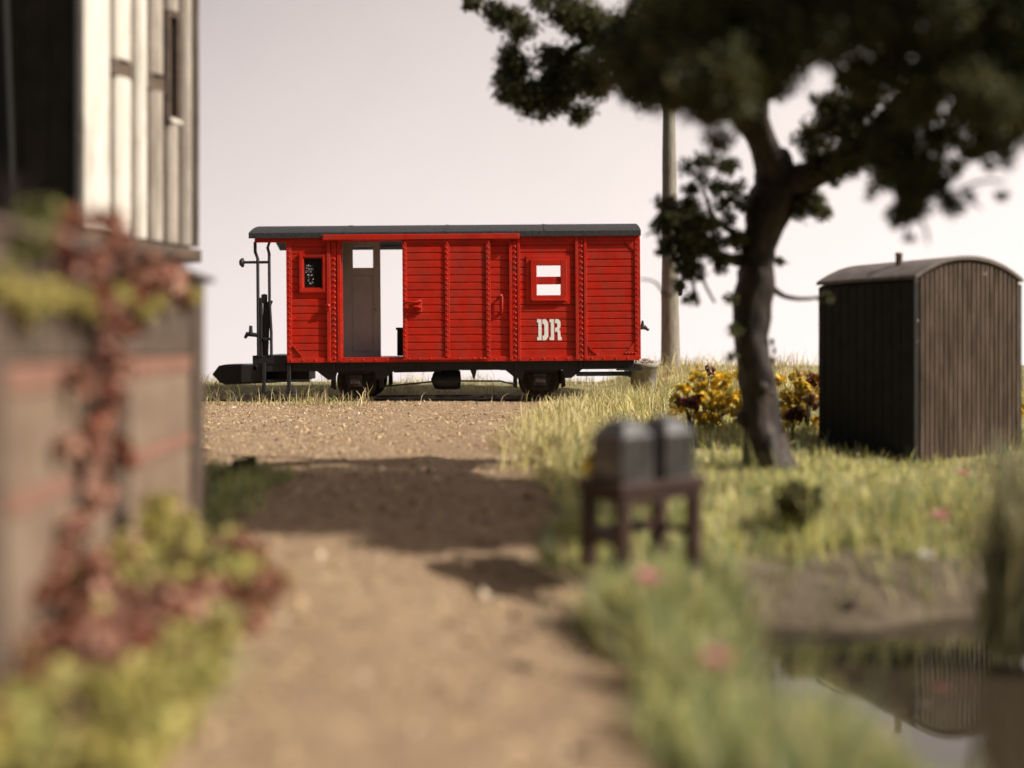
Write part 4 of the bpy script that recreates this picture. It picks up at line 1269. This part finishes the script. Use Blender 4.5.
    for a in ((472, 2, 8.2, 14, 0.7), (497, 14, 8.2, 20, 0.7), (522, 24, 8.2, 24, 0.8), (515, 62, 8.1, 26, 0.8), (505, 80, 8.1, 24), (530, 95, 8.0, 30), (555, 60, 8.0, 32, 0.8), (560, 92, 8.0, 30, 0.9),
              (578, 112, 8.0, 18, 0.7), (595, 75, 7.8, 32), (600, 30, 7.8, 34), (570, 15, 8.0, 30, 0.9), (625, 50, 7.4, 42), (635, 85, 6.8, 32), (650, 20, 7.2, 45), (540, 5, 8.2, 14, 0.5)):
        cl(*a)
    # the near, low part of the crown
    for a in ((640, 60, 5.2, 48), (690, 35, 4.6, 60), (690, 88, 4.4, 42), (660, 92, 4.8, 34, 0.9), (725, 85, 4.3, 44), (715, 112, 4.4, 26, 0.7), (750, 40, 4.6, 62), (800, 18, 4.5, 60), (770, 70, 4.8, 40, 0.8),
              (850, 22, 4.5, 62), (900, 28, 4.5, 66), (955, 25, 4.5, 70), (1005, 40, 4.5, 75), (1020, 95, 4.5, 62), (980, 95, 4.3, 48, 0.8), (1000, 130, 4.6, 34, 0.6), (1060, 60, 4.6, 80), (880, 70, 4.6, 48), (930, 85, 4.8, 44),
              (745, 5, 4.5, 40), (700, 0, 4.6, 45), (830, 0, 4.5, 40), (720, 140, 5.6, 22, 0.35), (742, 118, 5.6, 22, 0.6)):
        cl(*a)
    # middle part right of the trunk
    for a in ((862, 105, 6.6, 30, 0.7), (842, 128, 7.0, 34, 0.8), (812, 138, 7.3, 22, 0.7), (820, 160, 7.2, 24, 0.9), (868, 150, 6.6, 34), (905, 120, 6.2, 34, 0.8), (900, 160, 5.2, 36), (908, 190, 5.0, 34), (905, 205, 5.0, 24),
              (940, 140, 5.6, 28, 0.6), (955, 165, 5.4, 16, 0.5), (930, 170, 5.2, 22, 0.6), (948, 202, 5.0, 16, 0.45), (970, 196, 5.0, 9, 0.4), (810, 205, 7.4, 22, 0.75), (792, 212, 7.5, 12, 0.5), (845, 85, 6.4, 18, 0.45), (795, 62, 6.4, 20, 0.4),
              (910, 238, 5.0, 6, 0.3), (826, 299, 7.5, 9, 0.8), (780, 262, 7.6, 8, 0.5), (980, 150, 5.0, 14, 0.4), (745, 62, 6.6, 26, 0.9), (762, 90, 7.0, 22, 0.7)):
        cl(*a)
    for a in ((880, 135, 6.4, 26, 0.6), (835, 105, 6.8, 20, 0.5), (925, 112, 6.0, 30, 0.6), (960, 120, 5.6, 26, 0.5), (985, 140, 5.2, 22, 0.45), (1005, 155, 4.6, 18, 0.4), (880, 180, 5.4, 18, 0.5), (915, 215, 4.9, 12, 0.6), (965, 150, 5.4, 18, 0.4), (945, 180, 5.1, 14, 0.4),
              (1000, 195, 5.0, 9, 0.4), (925, 195, 5.0, 16, 0.5), (895, 222, 5.0, 9, 0.4), (955, 208, 5.0, 12, 0.4), (870, 195, 5.6, 10, 0.3), (990, 165, 4.8, 12, 0.35), (790, 190, 7.5, 12, 0.5), (850, 165, 6.8, 18, 0.5), (830, 178, 7.1, 14, 0.5), (798, 200, 7.5, 14, 0.6), (822, 212, 7.4, 12, 0.6), (860, 75, 6.2, 18, 0.5), (815, 100, 7.0, 10, 0.3)):
        cl(*a)
    # the spray left of the trunk, in front of the pole
    for a in ((704, 160, 7.2, 14, 0.5), (716, 186, 7.4, 13, 0.5), (728, 222, 7.5, 13, 0.5), (742, 205, 7.5, 12, 0.5), (665, 250, 7.3, 14, 0.6), (700, 225, 7.3, 18, 0.6), (690, 190, 7.3, 13, 0.5), (685, 215, 7.3, 26), (672, 222, 7.3, 22), (690, 240, 7.3, 26, 0.9), (668, 205, 7.3, 14, 0.6), (708, 245, 7.4, 22, 0.7), (712, 225, 7.4, 14, 0.45), (690, 270, 7.4, 18, 0.7), (682, 260, 7.4, 16, 0.8), (722, 205, 7.5, 18, 0.3), (735, 190, 7.4, 18, 0.35),
              (690, 165, 7.2, 16, 0.3), (702, 178, 7.3, 12, 0.3), (730, 165, 7.2, 18, 0.4), (724, 262, 7.5, 16, 0.6), (738, 240, 7.5, 16, 0.6), (690, 300, 7.4, 12, 0.3), (678, 285, 7.3, 10, 0.4), (734, 330, 7.5, 14, 0.35), (730, 300, 7.5, 10, 0.3), (732, 355, 7.5, 9, 0.25), (655, 225, 7.3, 8, 0.4)):
        cl(*a)
    V, F, I, k = [], [], [], 0
    for (c, r, n, sub) in sp:
        P = clump_points(c, r, n, sub=sub + 5) + RNG.normal(0, 0.10 * r, (n, 3)) * (RNG.random((n, 1)) < 0.5)
        v, f = leaf_quads(P, 0.026, aspect=0.8)
        V.append(v); F.append(f + k); k += len(v)
        I.append((RNG.random(n) < 0.28).astype(int))
    # unseen rest of the crown, placed off frame to shade the yard
    for _ in range(170):
        c = (RNG.uniform(1.7, 4.1), RNG.uniform(4.3, 5.8), RNG.uniform(2.95, 4.3))
        P = clump_points(c, RNG.uniform(0.4, 0.65), 900)
        v, f = leaf_quads(P, 0.085, aspect=0.8)
        V.append(v); F.append(f + k); k += len(v)
        I.append((RNG.random(900) < 0.28).astype(int))
    np_mesh('crown', np.concatenate(V) - np.array(base), np.concatenate(F), [M['leaf_a'], M['leaf_b']], np.concatenate(I), parent=root)


build_tree()

# ------------------------------------------------------------------ wooden pole and concrete pot
def build_pole():
    b = Vector((3.07, 19.35, 0.15))
    mb = MB()
    pts, rr = [], []
    for i in range(30):
        t = i / 29
        pts.append((b.x - 0.02 * t * 8 * 0.3, b.y, -0.1 + t * 8.1)); rr.append(0.195 - 0.085 * min(1, t * 1.3))
    mb.tube(pts, rr, 18, jit=0.06)
    root = empty('wooden_pole', b)
    tag(root, 'weathered wooden pole standing beside the right end of the red wagon', 'pole')
    mb.build('shaft', M['pole'], root, origin=b)
    mb = MB(); mb.box(b.x + 0.10, b.x + 0.22, b.y - 0.08, b.y + 0.06, 1.85, 2.1).lathe([(0.0, 2.12), (0.05, 2.1), (0.06, 2.0), (0.0, 1.98)], (b.x + 0.2, b.y - 0.06, 0), 'Z', 10)
    mb.build('bracket', M['black'], root, origin=b, bevel=0.02)


build_pole()


def build_pot():
    o = Vector((2.15, 16.35, 0.17))
    root = empty('concrete_pot', o)
    tag(root, 'grey concrete pot full of gravel between wagon end and pole', 'pot')
    mb = MB()
    mb.lathe([(0.0, 0.0), (0.19, 0.0), (0.205, 0.02), (0.225, 0.38), (0.245, 0.385), (0.25, 0.44), (0.24, 0.455), (0.205, 0.455), (0.20, 0.40), (0.0, 0.40)], (o.x, o.y, o.z), 'Z', 28)
    mb.build('tub', M['concrete'], root, origin=o)
    mb = MB()
    for _ in range(150):
        a = random.uniform(0, 6.28); r = 0.2 * math.sqrt(random.random())
        mb.dome((o.x + r * math.cos(a), o.y + r * math.sin(a), o.z + 0.43 + random.uniform(0, 0.05) + 0.05 * (1 - r / 0.2)), random.uniform(0.015, 0.032), (random.uniform(-0.4, 0.4), random.uniform(-0.4, 0.4), 1), 5)
    mb.lathe([(0.0, 0.47), (0.1, 0.455), (0.2, 0.42)], (o.x, o.y, o.z), 'Z', 14)
    mb.build('gravel_fill', M['concrete'], root, origin=o)["kind"] = 'stuff'
    mb = MB()
    for (a, b) in (((647, 372), (656, 385)), ((643, 375), (650, 390))):
        pass


build_pot()

# ------------------------------------------------------------------ corrugated shed
def build_shed():
    o = Vector((3.465, 8.62, 0))
    root = empty('corrugated_shed', o, rz=R(24.7))
    tag(root, 'small dark brown shed with ribbed front and arched roof', 'shed')
    Wd, Dp, H, rise = 1.30, 1.17, 1.515, 0.175

    def arch(x): return H + rise * (1 - (abs(x - Wd / 2) / (Wd / 2)) ** 2.1)
    # ribbed front: narrow boards with a deep rounded face
    mb = MB(); nb = 23
    pitch = Wd / nb
    for i in range(nb):
        a, b = i * pitch, (i + 1) * pitch
        jd = random.uniform(-0.002, 0.002)
        prof = [(a + 0.002, 0.03), (a + 0.002, 0.016), (a + pitch * 0.25, -0.022 + jd), (a + pitch * 0.45, -0.022 + jd), (b - 0.024, 0.018), (b - 0.024, 0.03)]
        n = len(prof)
        v = [(p[0], p[1], -0.3) for p in prof] + [(p[0], p[1], arch(p[0]) - 0.004) for p in prof]
        mb.add(v, [tuple(range(n)), tuple(range(2 * n - 1, n - 1, -1))] + [(k, (k + 1) % n, n + (k + 1) % n, n + k) for k in range(n)])
    mb.build('front_boards', M['shed'], root)
    # body behind, with the side's shade put into its colour
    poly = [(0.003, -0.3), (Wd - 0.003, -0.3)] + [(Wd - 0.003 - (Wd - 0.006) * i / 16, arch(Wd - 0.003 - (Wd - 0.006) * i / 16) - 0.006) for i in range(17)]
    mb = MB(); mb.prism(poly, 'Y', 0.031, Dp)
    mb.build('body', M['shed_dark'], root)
    mb = MB()
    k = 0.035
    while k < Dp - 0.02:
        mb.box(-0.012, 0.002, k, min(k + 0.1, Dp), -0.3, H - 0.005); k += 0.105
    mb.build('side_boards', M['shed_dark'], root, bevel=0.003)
    for (p_, q_) in ((-0.02, 0.03), (Wd - 0.03, Wd + 0.012)):
        mb = MB(); mb.box(p_, q_, -0.022, 0.03, -0.3, H - 0.004)
        mb.build('corner_post', M['shed_dark'], root, bevel=0.005)
    # roof shell
    n = 24; ov = 0.018
    top, low = [], []
    for i in range(n + 1):
        x = -ov + (Wd + 2 * ov) * i / n
        xx = (x - Wd / 2) / (Wd / 2 + ov)
        z = H + 0.012 + (rise + 0.014) * (1 - abs(xx) ** 2.1)
        top.append((x, z + 0.032)); low.append((x, z))
    mb = MB(); mb.prism(top + low[::-1], 'Y', -0.035, Dp + 0.02)
    mb.build('roof', M['shed_roof'], root, bevel=0.006)
    mb = MB()
    xs = 0.26; ys = 0.42
    mb.lathe([(0.030, arch(xs) - 0.02), (0.030, arch(xs) + 0.135), (0.033, arch(xs) + 0.14), (0.033, arch(xs) + 0.165), (0.024, arch(xs) + 0.166), (0.024, arch(xs) + 0.1)], (xs, ys, 0), 'Z', 14)
    mb.build('stovepipe', M['shed'], root)
    mb = MB(); mb.dome((0.84, -0.012, 1.59), 0.018, (0, -1, 0), 8); mb.build('vent_button', M['zinc'], root)
    for z_ in (0.98, 1.16):
        mb = MB(); mb.dome((0.02, -0.022, z_), 0.014, (0, -1, 0), 8); mb.build('hinge', M['zinc'], root)


build_shed()

# ------------------------------------------------------------------ bench with two zinc boxes
def build_bench():
    o = Vector((0.473, 4.30, 0)); a = R(35)
    root = empty('wooden_bench', o, rz=a)
    tag(root, 'low dark red timber bench standing where sand meets grass', 'bench')
    Ln, W, H = 0.49, 0.29, 0.375
    mb = MB()
    for i in range(3):
        mb.box(-0.015, Ln + 0.015, -0.012 + i * (W + 0.024) / 3, -0.012 + (i + 1) * (W + 0.024) / 3 - 0.004, H - 0.042, H)
    mb.build('seat', M['timber'], root, bevel=0.004)
    mb = MB()
    mb.box(0.02, Ln - 0.02, 0.006, 0.024, H - 0.085, H - 0.043).box(0.02, Ln - 0.02, W - 0.024, W - 0.006, H - 0.085, H - 0.043)
    mb.box(0.008, 0.026, 0.04, W - 0.04, H - 0.085, H - 0.043).box(Ln - 0.026, Ln - 0.008, 0.04, W - 0.04, H - 0.085, H - 0.043)
    mb.build('apron', M['timber'], root)
    for x in (0.03, Ln - 0.03):
        for y in (0.03, W - 0.03):
            mb = MB(); mb.box(x - 0.029, x + 0.029, y - 0.029, y + 0.029, -0.12 if x > 0.2 else -0.02, H - 0.043); mb.build('leg', M['timber'], root, bevel=0.004)
    mb = MB(); mb.box(0.04, Ln - 0.04, W - 0.044, W - 0.014, 0.10, 0.15).box(0.012, 0.032, 0.04, W - 0.04, 0.10, 0.135).box(Ln - 0.032, Ln - 0.012, 0.04, W - 0.04, 0.10, 0.135)
    mb.build('stretcher', M['timber'], root)

    def tin(u, wd, dp, h, lab):
        loc = o + Vector((math.cos(a) * u - math.sin(a) * 0.05, math.sin(a) * u + math.cos(a) * 0.05, H))
        r = empty('zinc_box', loc, rz=a + R(random.uniform(-2, 2)))
        tag(r, lab, 'metal box', 'zinc boxes on the bench')
        m_ = MB(); c = 0.05
        zs = [(0.0, 0.0), (0.0, h - 0.065), (c, h)]
        rings = []
        for ins, z in zs: rings.append([(ins, ins, z), (wd - ins, ins, z), (wd - ins, dp - ins, z), (ins, dp - ins, z)])
        v = sum(rings, [])
        f = [(0, 3, 2, 1), (8, 9, 10, 11)] + [(i * 4 + k, i * 4 + (k + 1) % 4, (i + 1) * 4 + (k + 1) % 4, (i + 1) * 4 + k) for i in range(2) for k in range(4)]
        m_.add(v, f)
        m_.build('body', M['zinc'], r, bevel=0.010, seg=3)
        m_ = MB()
        for k in range(3):
            x = wd * (0.2 + 0.3 * k); m_.box(x - 0.006, x + 0.006, -0.005, 0.002, 0.012, h - 0.085)
            y = dp * (0.2 + 0.3 * k); m_.box(-0.005, 0.002, y - 0.006, y + 0.006, 0.012, h - 0.085)
        m_.build('rib', M['zinc'], r, bevel=0.002)
        m_ = MB(); m_.tube([(wd * 0.3, dp / 2, h - 0.005), (wd * 0.32, dp / 2, h + 0.012), (wd * 0.68, dp / 2, h + 0.012), (wd * 0.7, dp / 2, h - 0.005)], 0.006, 6)
        m_.build('handle', M['zinc'], r)
    tin(0.045, 0.20, 0.21, 0.262, 'dark grey zinc box on the left end of the bench')
    tin(0.30, 0.195, 0.21, 0.262, 'paler grey zinc box on the right end of the bench')


build_bench()

# ------------------------------------------------------------------ small things
mb = MB(); p, q = at(694, 370, 13.6), at(716, 374, 13.4)
mb.tube([p, p.lerp(q, 0.5) + Vector((0, 0, 0.015)), q], [0.018, 0.022, 0.014], 6)
o = mb.build('pale_stick', M['petal_white'], None, origin=p)
tag(o, 'short pale stick lying across the autumn plants left of the trunk', 'stick')
